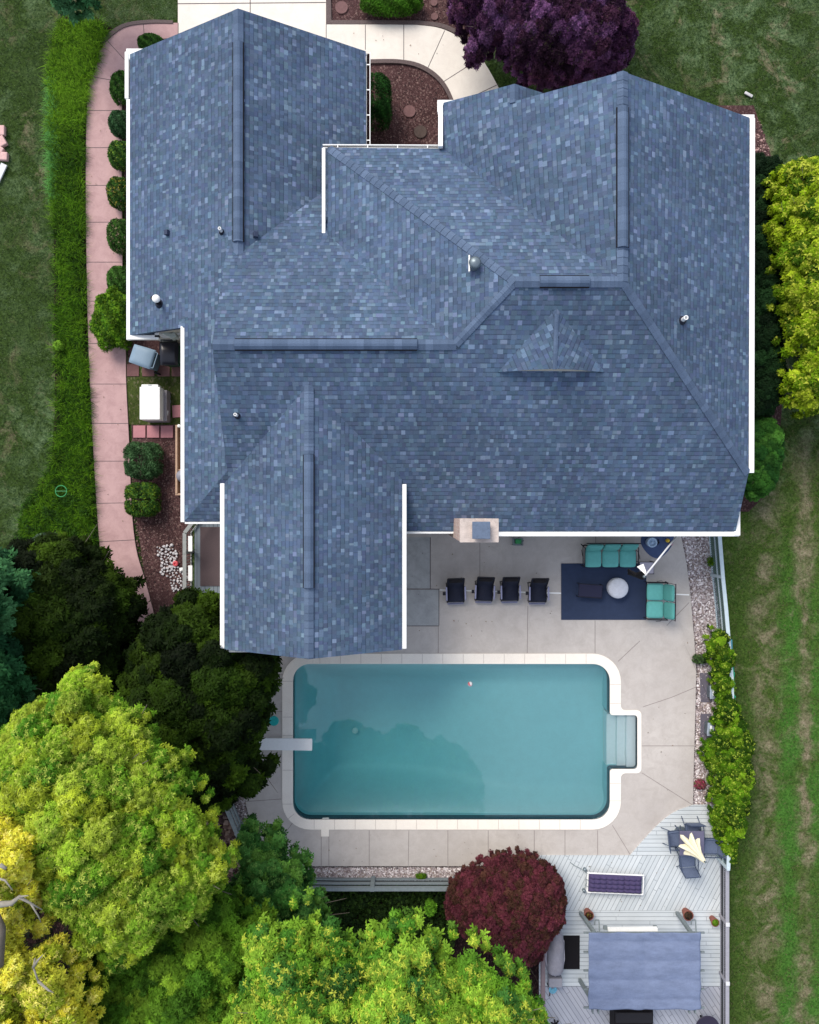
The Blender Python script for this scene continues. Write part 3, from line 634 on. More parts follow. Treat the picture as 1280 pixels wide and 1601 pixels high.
def vent(parent, p0, p1, wd=0.135, up=0.10):
    p0, p1 = Vector(p0), Vector(p1); h = (p1-p0).normalized(); s = Vector((h.y, -h.x, 0)); m = MB(); sec = [(-wd, -wd*.50+up*.25), (-wd, -wd*.50+up*.85), (-wd*.45, up*.86), (0, up), (wd*.45, up*.86), (wd, -wd*.50+up*.85), (wd, -wd*.50+up*.25)]
    A = [p0+s*a+Vector((0,0,b)) for a, b in sec]; B_ = [p1+s*a+Vector((0,0,b)) for a, b in sec]; n = len(sec)
    m.add(A+B_, [(i, i+1, n+i+1, n+i) for i in range(n-1)]+[tuple(range(n)), tuple(range(2*n-1, n-1, -1))])
    o = m.build('ridge_vent', M_CAP, parent, uvfun=lambda c, n: (0, (c-p0).dot(h)))
    m = MB()
    for sg in (-1, 1): m.beam(p0+s*sg*(wd+.012)+Vector((0,0,-wd*.5+.045)), p1+s*sg*(wd+.012)+Vector((0,0,-wd*.5+.045)), .03, .03)
    m.build('vent_side_shade', M_DARK, o)  # near-black strips stand in for the shade along both vent sides
def cl(p0, p1, t0, t1):
    p0, p1 = Vector(p0), Vector(p1); return p0.lerp(p1, t0), p0.lerp(p1, t1)
cap(west, (AX, 14.22, AZ), (AX, 7.3, AZ), .14, pz, pz); vent(west, (AX, 13.3, AZ), (AX, 7.65, AZ))
cap(main, (-5.18, 4.41, 6.1), (1.21, 4.41, 6.1), .14, pz, pz); vent(main, (-4.6, 4.41, 6.1), (.20, 4.41, 6.1))
cap(main, (1.21, 4.41, 6.1), (2.67, 5.835, 6.86), .11, .37, .37, .02); cap(main, (2.67, 5.835, 6.86), (5.4, 5.835, 6.86), .14, pz, pz); vent(main, (3.30, 5.835, 6.86), (4.55, 5.835, 6.86))
cap(main, (2.67, 5.835, 6.86), (-2.30, 10.44, 4.27), .11, .37, .37, .02); cap(main, (5.4, 5.835, 6.86), (9.66, 1.12, 4.40), .11, .36, .36, .02)
cap(main, (5.4, 5.835, 6.86), (5.4, 11.13, 6.86), .14, pz, pz); vent(main, (5.4, 6.7, 6.86), (5.4, 10.25, 6.86))
cap(gw, (GX, -3.95, GZ), (GX, 3.4, GZ), .13, pz, pz); vent(gw, (GX, -2.05, GZ), (GX, 1.55, GZ), .13)
cap(main, (3.79, 5.1, 6.53), (3.79, 3.75, 6.27), .055, .27, .27, .015)
cap(hh, (2.843, 11.58, 5.51), (2.843, 11.12, 5.51), .12, pz, pz)
# gutters: white box gutters (solid-looking with leaf guards) and the open one on the west wing's east eave
def gutter(parent, p0, p1, out, wd=0.15, h=0.13, dz=-0.03, op=False):
    p0, p1, out = Vector(p0), Vector(p1), Vector(out); m = MB(); c0 = p0+out*(wd/2+.004)+Vector((0,0,dz-h/2)); c1 = p1+out*(wd/2+.004)+Vector((0,0,dz-h/2))
    if not op:
        m.beam(c0, c1, wd, h); o = m.build('gutter', M_WHITE, parent, bevel=.012)
    else:
        m.beam(c0+out*(wd/2-.01), c1+out*(wd/2-.01), .02, h); m.beam(c0-out*(wd/2-.01), c1-out*(wd/2-.01), .012, h*.8); m.beam(c0-Vector((0,0,h/2-.005)), c1-Vector((0,0,h/2-.005)), wd, .012)
        n = int((p1-p0).length/.9)
        for i in range(n+1):
            q = c0.lerp(c1, (i+.5)/(n+1)); m.beam(q-out*wd*.45+Vector((0,0,h*.42)), q+out*wd*.45+Vector((0,0,h*.42)), .03, .01)
        o = m.build('gutter', M_WHITE, parent); m = MB(); m.beam(c0-Vector((0,0,h/2-.03)), c1-Vector((0,0,h/2-.03)), wd-.05, .02); m.build('gutter_debris', M_DMULCH, o)
    return o
zl = zA(ax0)
gutter(west, (ax0, 5.33, zl), (ax0, 12.78, zl), (-1, 0, 0), .12); gutter(west, (ax0-.05, 12.8, zl), (ax0-.05, 14.25, zl), (-1, 0, 0), .12)
gutter(west, (ax1, 14.15, zA(ax1)), (ax1, 9.5, zA(ax1)), (1, 0, 0), .13, op=True)
gutter(west, (-6.65, 5.50, 3.66), (-6.65, -.30, 3.66), (-1, 0, 0), .12)
gutter(main, (-6.65, -.28, 3.66), (-5.3, -.28, 3.66), (0, -1, 0), .07, .12)
gutter(main, (-2.42, 10.49, 4.245), (-2.42, 7.92, 4.245), (-1, 0, 0), .10, .14)
gutter(main, (-2.5, 10.49, 4.25), (.95, 10.46, 4.28), (0, 1, 0), .10, op=True)
gutter(main, (.955, 10.40, 4.53), (.955, 11.65, 4.53), (-1, 0, 0), .13, .15)
gutter(main, (9.67, 11.2, 4.54), (9.70, 1.12, 4.42), (1, 0, 0), .15, .15)
gutter(main, (-.18, -.571, 3.51), (1.32, -.571, 3.51), (0, -1, 0), .07); gutter(main, (2.28, -.571, 3.51), (9.82, -.571, 3.51), (0, -1, 0), .15)
gutter(gw, (GX-2.60, .90, gz), (GX-2.60, -3.93, gz), (-1, 0, 0), .13); gutter(gw, (GX+2.50, .80, gz+.03), (GX+2.50, -3.93, gz+.03), (1, 0, 0), .13)
# rake boards under the gable edges, cornice returns
m = MB()
def rake(parent, a, b): 
    m = MB(); a, b = Vector(a), Vector(b); m.beam(a-Vector((0,0,.17)), b-Vector((0,0,.17)), .03, .16); m.build('rake_board', M_WHITE, parent)
rake(west, (ax0, an-.13, zl), (AX, an-.03, AZ)); rake(west, (AX, an-.03, AZ), (ax1, an-.13, zA(ax1)))
rake(gw, (GX-2.6, -3.93, gz), (GX, -3.93, GZ)); rake(gw, (GX, -3.93, GZ), (GX+2.5, -3.93, gz+.05))
rake(main, (5.4, 11.12, 6.86), (9.66, 11.17, 4.52)); rake(main, (5.4, 11.12, 6.86), (2.9, 11.12, 5.55)); rake(hh, (.963, 11.60, 4.53), (2.843, 11.58, 5.51))
def ret(parent, x0, y0, x1, y1, z, top=M_SH):
    m = MB(); m.box(((x0+x1)/2, (y0+y1)/2, z-.08), (x1-x0, y1-y0, .14)); o = m.build('cornice_return', M_WHITE, parent, bevel=.01)
    return o
ret(west, -8.78, 14.02, -8.05, 14.36, 2.58)
ret(main, .80, 11.45, 1.65, 11.80, 4.36); ret(main, 9.05, 11.0, 9.86, 11.36, 4.40); ret(main, 9.66, -.70, 9.84, .05, 3.52); ret(gw, -5.45, -4.06, -4.0, -3.86, 4.12)
# open box return at the foot of the west wing (white frame, shingled inside)
m = MB(); a, b = P(199.5, 528, 2.58), P(249, 528, 2.58)
m.beam(a, b, .13, .13); m.beam(b+Vector((-.06,.0,0)), b+Vector((-.06,.30,0)), .12, .13); fr = m.build('cornice_return', M_WHITE, west)
m = MB(); m.box(((a.x+b.x)/2, a.y+.2, 2.5), (b.x-a.x-.1, .32, .06)); m.build('return_shingles', M_SH, fr, uvfun=lambda c, n: (c.x, c.y))
# walls follow the underside of the roofs
def walls(name, pts, z0, label=None, mat=M_SIDING, low=False):
    m = MB(); 
    for (x0, y0), (x1, y1) in zip(pts[:-1], pts[1:]):
        L = math.hypot(x1-x0, y1-y0); n = max(1, int(L/.2)); nrm = Vector((y1-y0, -(x1-x0), 0)).normalized(); prev = None
        for i in range(n+1):
            t = i/n; x = x0+(x1-x0)*t; y = y0+(y1-y0)*t; z = max(z0+.05, roofz(x, y, low)-.16); cur = (x, y, z)
            if prev: m.add([(prev[0], prev[1], z0), (x, y, z0), cur, prev], [(0, 1, 2, 3)])
            prev = cur
    o = m.build(name, mat, house, uvfun=lambda c, n: (c.x+c.y, c.z), normals=False)
    md = o.modifiers.new('t', 'SOLIDIFY'); md.thickness = .1; md.offset = 0
    if label: o['label'] = label
    return o
W1 = walls('wall', [(-8.35,5.75),(-6.35,5.75),(-6.35,.05),(-5.05,.05),(-5.05,-3.62),(-.50,-3.62),(-.50,-.22),(9.35,-.22),(9.35,10.85),(4.6,10.85),(4.6,11.28),(1.25,11.28),(1.25,10.08),(-1.72,10.08),(-1.72,13.92),(-8.35,13.92),(-8.35,5.75)], -.05)
m = MB(); m.add([(-2.05,10.1,3.0),(-2.05,7.9,3.0),(-2.05,7.9,4.28),(-2.05,10.1,4.28)], [(0,1,2,3)]); m.build('wall', M_SIDING, house, uvfun=lambda c, n: (c.y, c.z))
m = MB(); m.add([(-4.95,7.4,4.3),(-4.95,1.4,4.3),(-4.95,4.41,5.92)], [(0,1,2)]); m.build('wall', M_SIDING, house, uvfun=lambda c, n: (c.y, c.z))
def window(c, n, w_, h_, door=False):
    c = Vector(c); n = Vector(n); s = Vector((-n.y, n.x, 0)); m = MB(); u = Vector((0,0,1)); o = c+n*.07
    for a in (-1, 1): m.beam(o+s*a*w_/2-u*h_/2, o+s*a*w_/2+u*h_/2, .08, .08, up=n)
    for a in (-1, 1): m.beam(o-s*w_/2+u*a*h_/2, o+s*w_/2+u*a*h_/2, .08, .08)
    m.beam(o-u*h_/2, o+u*h_/2, .04, .05, up=n); f = m.build('door' if door else 'window', M_WHITE, house)
    m = MB(); m.beam(o-s*(w_/2-.03)-n*.01, o+s*(w_/2-.03)-n*.01, .02, h_-.06); m.build('pane', M_GLASS, f)
window((4.2,-.22,1.15), (0,-1,0), 2.4, 2.1, True); window((7.6,-.22,1.5), (0,-1,0), 1.4, 1.3); window((.4,-.22,1.15), (0,-1,0), 1.0, 2.1, True)
window((-2.8,-3.62,1.6), (0,-1,0), 1.6, 1.4); window((9.35,3,1.7), (1,0,0), 1.2, 1.4); window((9.35,7.5,1.7), (1,0,0), 1.2, 1.4); window((-.5,-2,1.5), (1,0,0), 1.2, 1.3); window((-6.35,3,1.7), (-1,0,0), .9, 1.2); window((2.2,11.28,1.1), (0,1,0), 1.0, 2.1, True); window((-1.72,12,1.6), (1,0,0), 1.0, 1.2)
for x in (-6.6, -3.4):
    m = MB(); m.box((x, 13.98, 1.05), (2.5, .06, 2.1)); g = m.build('garage_door', M_DULLW, house, bevel=.01)
# chimney at the south eave
m = MB(); m.box((1.79, -.475, 3.25), (.96, .575, 6.6)); ch = m.build('chimney', M_BRICK, house, uvfun=lambda c, n: (c.x+c.y if abs(n.z) < .5 else c.x, c.z if abs(n.z) < .5 else c.y))
m = MB(); m.box((1.79, -.475, 6.575), (1.0, .615, .06)); m.build('crown', plain('mottled_chimney_crown', srgb(188,176,170), .9, var=.3, scale=7), ch, bevel=.01)
cz = P(752, 829, 6.78); m = MB(); m.box((cz.x, cz.y, 6.66), (.36, .36, .14)); m.build('flue', M_TERRA, ch)
m = MB(); m.box((cz.x, cz.y, 6.80), (.46, .44, .04)); m.build('flue_cap', plain('blue_grey_flue_cap', srgb(92,106,128), .4, var=.25), ch, bevel=.012)
# things that stand on the roofs
def onroof(px, py):
    z = 4.5
    for _ in range(6): q = P(px, py, z); z = roofz(q.x, q.y)
    return P(px, py, z)
def pipe(px, py, parent, h, r, mat, name='vent_pipe', hood=False):
    q = onroof(px, py); m = MB(); m.lathe(q+Vector((0,0,-.1)), [(r, 0), (r, h+.1), (r*.7, h+.1), (r*.65, h)], 16); o = m.build(name, mat, parent, smooth=False, normals=False)
    m = MB(); m.lathe(q+Vector((0,0,-.03)), [(r*2.1, -.06), (r*2.0, .04), (r*1.15, .10), (r*1.1, .12)], 16); m.build('flashing', plain('dark_flashing', srgb(40,44,58), .7), o, smooth=True); return q
pipe(347, 363, west, .30, .045, M_WHITE); pipe(371, 650, main, .28, .045, M_WHITE); pipe(1066, 501, main, .30, .06, M_WHITE)
q = pipe(250, 475, west, .62, .07, M_DARK); m = MB(); m.lathe(P(245, 468, q.z+.62), [(.10, 0), (.115, .03), (.115, .09), (.02, .13)], 18); m.build('vent_hood', M_WHITE, west, smooth=True)
for (x, y) in ((262, 365), (400, 368)):
    q = onroof(x, y); m = MB(); m.box(q+Vector((0,0,.05)), (.13, .15, .14), rot=Matrix.Rotation(R(27 if x > 300 else -27), 3, 'Y')); m.build('box_vent', plain('dark_box_vent', srgb(50,60,84), .7), west, bevel=.01)
q = onroof(741, 416); m = MB(); m.lathe(q+Vector((0,0,-.05)), [(.13, 0), (.13, .1), (.085, .16), (.085, .26), (.15, .28), (.16, .33), (.10, .40), (.01, .42)], 24); vt = m.build('round_vent', M_GALV, main, smooth=True)
m = MB(); m.box(q+Vector((-.14, .02, .12)), (.035, .42, .10)); m.build('vent_baffle', M_WHITE, main)
# ================================================================== DECKS AND FENCES
def rotuv(ang):
    c, s = math.cos(R(ang)), math.sin(R(ang)); return lambda co, n: (co.x*c+co.y*s, -co.x*s+co.y*c)
deck = thing('wooden_deck', 'pale grey wooden deck with boards laid in four directions below the pool', 'deck', tuple(P(990, 1470, 0)))
def dk(name, ol, ang, mat=M_DECK, z=.10): return sheet(name, ol, z, mat, z0=-.2, kind=None, uvfun=rotuv(ang), parent=deck)
curve = smooth_line([(985,1337),(1021,1297),(1052,1271),(1083,1259)], 6)
dk('deck_boards', curve+[(1112,1259),(1127,1262),(1127,1337)], 0)
dk('deck_boards', [(843,1337.4),(1127,1337.4),(1127,1423),(843,1423)], 63)
dk('deck_boards', [(843,1423.4),(1127,1423.4),(1127,1542),(843,1542)], 0)
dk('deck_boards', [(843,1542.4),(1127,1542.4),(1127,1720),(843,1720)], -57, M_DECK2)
side = thing('side_deck', 'small grey side deck with a brown mat between the south wing and the mulch bed', 'deck', tuple(P(322, 870, 0)))
sheet('deck_boards', [(304,826),(330,800),(372,800),(372,932),(304,932)], .10, plank_mat('side_deck_boards', srgb(122,134,146), srgb(150,162,172), srgb(60,66,74)), z0=-.2, kind=None, uvfun=rotuv(90), parent=side)
m = MB(); m.box(P(334, 870, .118), (.92, 2.02, .02)); tag(m.build('outdoor_mat', plain('brown_mat', srgb(92,80,84), .95, var=.15, scale=30)), 'plain brown rectangular mat on the small side deck', 'mat')

def fence(name, label, base, h, mat, posts=1.8, rails=(0.15, .5, .95), style='rail', cap_mat=None, group=None, pr=.05, rw=.035, rh=.12, toprail=True, z0=0.0, board_off=0.0, extra_posts=None):
    q = [P(a, b, z0) for a, b in base]; root = thing(name, label, 'fence', tuple(q[0]), 0, group)
    seg = [(q[i+1]-q[i]).length for i in range(len(q)-1)]; tot = sum(seg)
    def at_(d):
        for i, s in enumerate(seg):
            if d <= s or i == len(seg)-1: return q[i].lerp(q[i+1], min(1, d/s))
            d -= s
    n = max(1, round(tot/posts)); pts = [at_(tot*i/n) for i in range(n+1)]
    for p in pts:
        m = MB(); m.box(p+Vector((0,0,(h+.06)/2-.05)), (pr*2, pr*2, h+.1)); po = m.build('post', mat, root, bevel=.008)
        if cap_mat: m = MB(); m.box(p+Vector((0,0,h+.04)), (pr*2.6, pr*2.6, .04)); m.build('post_cap', cap_mat, po, bevel=.01)
    for r in rails:
        m = MB()
        for a, b in zip(q[:-1], q[1:]): m.beam(a+Vector((0,0,h*r)), b+Vector((0,0,h*r)), rw, rh)
        m.build('rail', mat, root)
    if toprail:
        m = MB()
        for a, b in zip(q[:-1], q[1:]): m.beam(a+Vector((0,0,h)), b+Vector((0,0,h)), .12, .035)
        m.build('top_rail', mat, root)
    if style in ('baluster', 'lattice'):
        m = MB(); k = int(tot/(.075 if style == 'lattice' else .11)); 
        for i in range(k):
            p = at_(tot*(i+.5)/k); 
            if style == 'lattice':
                p2 = at_(min(tot, tot*(i+.5)/k+.5)); m.beam(p+Vector((0,0,.08)), p2+Vector((0,0,h-.1)), .008, .014); p3 = at_(max(0, tot*(i+.5)/k-.5)); m.beam(p+Vector((0,0,.08)), p3+Vector((0,0,h-.1)), .008, .014)
            else: m.beam(p+Vector((0,0,.06)), p+Vector((0,0,h-.06)), .022, .022, up=(1,0,0))
        m.build('wire_mesh' if style == 'lattice' else 'pickets', MESHM if style == 'lattice' else mat, root)
    return root
MESHM = plain('grey_green_wire', srgb(96,116,122), .6)
M_FW = plain('pale_fence_paint', srgb(186,202,210), .6, var=.1)
M_FG = plain('silver_weathered_rail', srgb(150,150,160), .85, var=.15, scale=14)
fence('yard_fence', 'pale rail fence with fine mesh along the gravel at the east side of the patio', [(1104,800),(1108,850),(1112,900),(1117,950),(1121,1000),(1125,1050),(1126,1096)], .95, M_FW, 2.6, (.1, .55), 'lattice', rh=.05)
fence('yard_fence', 'pale rail fence swallowed by the bright green vine', [(1126,1098),(1126,1160),(1123,1240),(1120,1338)], .95, M_FW, 2.4, (.1, .55), 'lattice', rh=.05)
MESHM = plain('dark_wire', srgb(52,54,62), .6)
fence('deck_fence', 'weathered rail fence with dark mesh along the east edge of the wooden deck', [(1125.5,1340),(1125.5,1440),(1125.5,1540),(1125.5,1700)], .58, M_FG, 2.1, (.1, .55), 'lattice', rh=.05, cap_mat=M_DULLW, z0=.1)
fence('bed_fence', 'grey three-board rail fence below the pool between the gravel strip and dark ivy', [(456,1371),(530,1372),(640,1372),(720,1372),(838,1373)], .80, M_GREYW, 2.45, (.12, .48, .84), 'rail', rh=.14, pr=.07)
fence('bed_fence', 'short slanting grey board fence left of the lower pool corner', [(355,1232),(376,1283),(394,1325),(420,1360),(452,1371)], .80, M_GREYW, 1.35, (.12, .48, .84), 'rail', rh=.14, pr=.06, cap_mat=None)
fence('deck_fence', 'thin timber rail fence at the west edge of the deck under the maroon shrub', [(842,1470),(842,1545),(842,1700)], .9, plain('brown_grey_rail', srgb(120,106,110), .85), 2.1, (.5,), 'rail', rh=.06, z0=.1)
fence('side_fence', 'white and grey picket fence along the small side deck', [(300,928),(300,832),(322,803)], .85, plain('side_fence_grey', srgb(146,150,150), .8), 1.3, (.1, .9), 'baluster', rh=.06, z0=.1)
m = MB(); a, b = P(297.5, 838, 1.0), P(297.5, 862, 1.0); m.beam(a, b, .13, .04); a, b = P(297.5, 884, 1.0), P(297.5, 908, 1.0); m.beam(a, b, .13, .04); tag(m.build('cushion_board', M_WHITE), 'two white boards lying on the rail of the small side deck fence', 'board')
m = MB(); q = [P(243,964,.5), P(222,985,.5), P(198,1008,.5), P(184,1032,.5), P(201,1058,.5), P(215,1080,.5)]
wk = thing('grey_footbridge', 'grey plank walk glimpsed between the two dark tree crowns', 'boardwalk', tuple(P(205, 1020, 0)))
sheet('planks', [(238,960),(250,975),(232,1010),(222,1035),(222,1050),(202,1060),(184,1033),(198,1005)], .08, plank_mat('grey_walk_planks', srgb(150,158,166), srgb(178,184,190), srgb(100,104,110), .10), kind=None, uvfun=rotuv(-60), parent=wk)
m = MB(); m.beam(P(183,1031,.12), P(201,1059,.12), .05, .1); m.build('curb', M_FW, wk)

# ================================================================== PATIO FURNITURE
def cushion(m, c, size, rot=None, n=6):
    """soft box: rounded plan and a crowned top"""
    x, y, z = size; g = []; b = len(m.v); R_ = rot if rot is not None else Matrix.Identity(3)
    for k in (0, 1):
        for j in range(n+1):
            for i in range(n+1):
                u, v = i/n*2-1, j/n*2-1; pu = 1-abs(u)**5*.0; e = 1-0.06*(v*v)*(abs(u) > .99)-0.0; fl = (1-abs(u)**4)*(1-abs(v)**4)
                px = x/2*u*(1-.05*abs(v)**4); py = y/2*v*(1-.05*abs(u)**4); pzz = (z/2*(.55+.45*fl**.5))*(1 if k else -1)
                m.v.append(Vector(c)+R_@Vector((px, py, pzz)))
    N = (n+1)**2
    for j in range(n):
        for i in range(n):
            q = b+j*(n+1)+i; m.f.append((q, q+1, q+n+2, q+n+1)); m.f.append((N+q, N+q+n+1, N+q+n+2, N+q+1))
    ring = [i for i in range(n+1)]+[(j+1)*(n+1)-1+0 for j in range(1, n+1)]+[n*(n+1)+i for i in range(n-1, -1, -1)]+[j*(n+1) for j in range(n-1, 0, -1)]
    for a, c2 in zip(ring, ring[1:]+ring[:1]): m.f.append((b+a, b+N+a, b+N+c2, b+c2))
def sofa(n, label, c, rz, sw=.60, dp=.80):
    """n seats side by side along local x, back towards +y"""
    t = thing('sofa', label, 'sofa', tuple(c), rz, 'teal cushioned patio sofas'); W = n*sw
    m = MB(); 
    for s in (-1, 1):
        x = s*(W/2+.02)
        m.tube([(x,-dp/2+.06,.03),(x,-dp/2+.04,.56),(x,dp/2-.12,.60),(x,dp/2-.02,.03)], .018, 6); m.tube([(x,-dp/2+.05,.32),(x,dp/2-.05,.30)], .014, 6)
        m.tube([(x+s*.05,-.1,.58),(x+s*.06,.1,.42),(x+s*.03,.2,.25)], .01, 5)
    for y, z in ((-dp/2+.05, .30), (dp/2-.05, .30), (dp/2+.04, .86)): m.tube([(-W/2-.02, y, z), (W/2+.02, y, z)], .018, 6)
    for i in range(n*4+1): x = -W/2+W*i/(n*4); m.tube([(x, dp/2-.04, .30), (x, dp/2+.04, .86)], .008, 5)
    m.build('frame', M_BLACK, t, local=True)
    for i in range(n):
        x = -W/2+sw*(i+.5); m = MB(); cushion(m, (x, -.09, .41), (sw*.975, dp*.74, .15)); m.build('seat_cushion', M_TEAL, t, smooth=True, local=True, subsurf=1)
        m = MB(); cushion(m, (x+random.uniform(-.01,.01), dp/2-.09+random.uniform(-.02,.01), .64), (sw*.96, .50, .15), Matrix.Rotation(R(68+random.uniform(-3,3)), 3, 'X')); m.build('back_cushion', M_TEALD, t, smooth=True, local=True, subsurf=1)
    return t
m = MB(); a, b = P(877, 969, .075), P(1010, 881, .075); m.box(((a.x+b.x)/2, (a.y+b.y)/2, .075), (b.x-a.x, b.y-a.y, .012)); tag(m.build('outdoor_rug', M_RUG, bevel=.003), 'large rectangular navy rug on the patio between the two teal sofas', 'rug')
c = P(953, 869, .4); c.z = .06; sofa(3, 'three-seat patio sofa with teal cushions against the top edge of the navy rug', c, R(0), .585, .80)
c = P(1027, 939, .4); c.z = .06; sofa(2, 'two-seat patio sofa with teal cushions at the right edge of the navy rug', c, R(-91), .60, .80)
def sling_chair(label, c, rz):
    t = thing('sling_chair', label, 'chair', tuple(c), rz, 'black sling chairs in a row on the patio'); w2 = .27
    prof = [(-.36, .16), (-.33, .33), (-.24, .40), (-.05, .385), (.12, .37), (.20, .42), (.30, .58), (.42, .76), (.50, .88)]
    m = MB(); n = len(prof)
    for s in (-1, 1):
        for (y, z) in prof: m.v.append(Vector((s*w2, y, z)))
    for i in range(n-1): m.f.append((i, n+i, n+i+1, i+1))
    o = m.build('seat_sling', M_BLKFAB, t, local=True, normals=False, smooth=True); md = o.modifiers.new('t', 'SOLIDIFY'); md.thickness = .02
    m = MB()
    for s in (-1, 1):
        m.tube([(s*(w2+.012), y, z) for y, z in prof], .016, 6); m.tube([(s*(w2+.02), -.34, .03), (s*(w2+.02), .10, .38), (s*(w2+.03), .22, .60)], .014, 6); m.tube([(s*(w2+.02), .30, .03), (s*(w2+.02), -.10, .40), (s*(w2+.05), -.22, .58)], .014, 6)
    m.tube([(-w2, -.34, .03), (w2, -.34, .03)], .014, 6); m.tube([(-w2, .30, .03), (w2, .30, .03)], .014, 6); m.tube([(-w2, .505, .89), (w2, .505, .89)], .022, 6); m.build('frame', M_BLACK, t, local=True)
    m = MB(); m.tube([(-w2, -.37, .15), (-w2, -.42, .17), (w2, -.42, .17), (w2, -.37, .15)], .016, 6); m.box((0, -.40, .155), (w2*1.9, .05, .012)); m.build('foot_rest', M_ARM, t, local=True)
    m = MB(); cushion(m, (0, .42, .79), (.46, .20, .07), Matrix.Rotation(R(56), 3, 'X')); m.build('head_pillow', M_DARK, t, local=True, smooth=True)
    for s in (-1, 1): m = MB(); m.box((s*(w2+.045), -.02, .60), (.055, .46, .022)); m.build('armrest', M_ARM, t, local=True, bevel=.01)
    m = MB(); m.box((-w2-.12, -.02, .50), (.10, .12, .02)); m.build('cup_tray', M_BLACK, t, local=True, bevel=.01)
    return t
spots = [(712, 926, 2, 'black sling patio chair closest to the grey replacement slabs, end of the row'), (757, 924, -2, 'black sling patio chair second from the grey slabs, below the chimney'), (797, 924, 1, 'black sling patio chair with the tallest back, third from the grey slabs'), (841, 926, 0, 'black sling patio chair nearest the navy rug')]
first = sling_chair(spots[0][3], (0, 0, 0), 0)
for i, (x, y, a, lab) in enumerate(spots):
    o = first if i == 0 else copy_tree(first); q = P(x, y, .45); o.location = (q.x, q.y, .06); o.rotation_euler.z = R(a); o['label'] = lab
# fire-pit cover, coffee table, side table, corner mat and what stands on it
m = MB(); q = P(965.5, 919.5, .4); m.lathe((q.x, q.y, .08), [(.30, 0), (.34, .1), (.355, .36), (.33, .43), (.2, .47), (.02, .49)], 40, wob=.025); tag(m.build('round_ottoman', plain('crinkled_white_cover', srgb(196,200,212), .8, var=.14, scale=9, bump=.5), smooth=True, subsurf=1), 'round low table under a crinkled white cover on the navy rug', 'covered table')
def frame_table(label, px, w_, d_, h, rz, top):
    q = P(px[0], px[1], h); t = thing('low_table', label, 'table', (q.x, q.y, .08), rz); m = MB(); m.box((0, 0, h-.1), (w_, d_, .02)); m.build('tabletop', top, t, local=True, bevel=.004)
    m = MB(); c_ = [(-w_/2, -d_/2), (w_/2, -d_/2), (w_/2, d_/2), (-w_/2, d_/2)]
    m.tube([(x, y, h-.09) for x, y in c_], .014, 6, closed=True); m.build('frame', M_BLACK, t, local=True)
    for x, y in c_: m = MB(); m.tube([(x, y, 0), (x, y, h-.09)], .014, 6); m.build('leg', M_BLACK, t, local=True)
frame_table('low dark metal coffee table in the middle of the navy rug', (923, 924), .80, .44, .42, R(-4), plain('dark_mesh_top', srgb(34,36,62), .7))
frame_table('small square side table with a pale top between the two teal sofas', (1011, 888), .48, .40, .50, R(0), plain('pale_tabletop', srgb(168,164,178), .5))
m = MB(); ol = smooth_line([(1003,836),(1002,850),(1010,863),(1020,871),(1030,872.5),(1040,866),(1050,853),(1054,836)], 4); m.prism([P(a, b, .075) for a, b in ol], .062, .075); tag(m.build('corner_mat', M_NAVY), 'rounded triangular slate-blue mat under the eave at the patio corner', 'mat')
m = MB(); q = P(1018.5, 848, .4); m.lathe((q.x, q.y, .08), [(.10, 0), (.15, .12), (.17, .36), (.165, .40), (.12, .40), (.11, .34), (.05, .33), (.04, .40), (.01, .41)], 28); f = tag(m.build('table_fountain', plain('pale_blue_glaze', srgb(164,188,214), .4, var=.15), smooth=True), 'round pale blue swirled urn on the slate-blue corner mat', 'urn')
m = MB(); q2 = P(1030, 848, .2); m.tube([(q.x+.16, q.y+.03, .3), (q2.x, q2.y+.02, .25), (q2.x+.04, q2.y-.02, .08)], .012, 6); m.tube([(q.x+.15, q.y-.04, .26), (q2.x, q2.y-.03, .2), (q2.x+.03, q2.y, .08)], .012, 6); m.tube([(q2.x, q2.y-.09, .09), (q2.x+.02, q2.y+.1, .09)], .012, 6); tag(m.build('urn_stand', M_BLACK), 'thin black wire stand beside the pale blue urn', 'stand')
yt = thing('yellow_tool', 'small yellow and black watering tool on the slate-blue corner mat', 'garden tool', tuple(P(1044, 846, .08)))
m = MB(); m.lathe(P(1042, 845, .085), [(.05, 0), (.07, .08), (.05, .17), (.02, .2)], 14); m.build('body', plain('yellow_plastic', srgb(226,190,60), .4), yt, smooth=True); m = MB(); m.beam(P(1044,843,.2), P(1049,853,.12), .06, .05); m.build('handle', M_BLACK, yt, bevel=.01); m = MB(); m.box(P(1049.5,851,.14), (.09,.07,.1)); m.build('nozzle', plain('pinkish_plastic', srgb(176,140,150), .5), yt, bevel=.02)
# flag on a slanting pole fixed to the house corner
fl = thing('flagpole', 'white slanting flagpole on the house corner holding a furled black flag with a white panel', 'flag', tuple(P(1056, 835, 2.6)))
a, b = P(1062, 833, 2.9), P(1007, 901.5, 3.75); m = MB(); m.tube([a, b], .026, 10); m.build('pole', M_DULLW, fl, smooth=True); m = MB(); m.lathe(b-Vector((0,0,.045)), [(.01, 0), (.045, .025), (.045, .06), (.01, .09)], 14); m.build('finial', M_GALV, fl, smooth=True)
m = MB(); n = 14
path = smooth_line([(1006,899,3.70),(998,888,3.45),(988,880,3.15)], 6); rows = []
for k in range(9):
    z = 3.70-k*.17; ww = 1.0-.06*k; r_ = []
    for i in range(n+1):
        t = i/n; px = 1006-27*t*ww+2*math.sin(k*1.3+i); py = 899-8*math.sin(t*9+k)*ww*.55-6*t+k*.9; r_.append(P(px, py, z-.25*t))
    rows.append(r_)
m.v = [v for r_ in rows for v in r_]; m.f = [(k*(n+1)+i, k*(n+1)+i+1, (k+1)*(n+1)+i+1, (k+1)*(n+1)+i) for k in range(8) for i in range(n)]
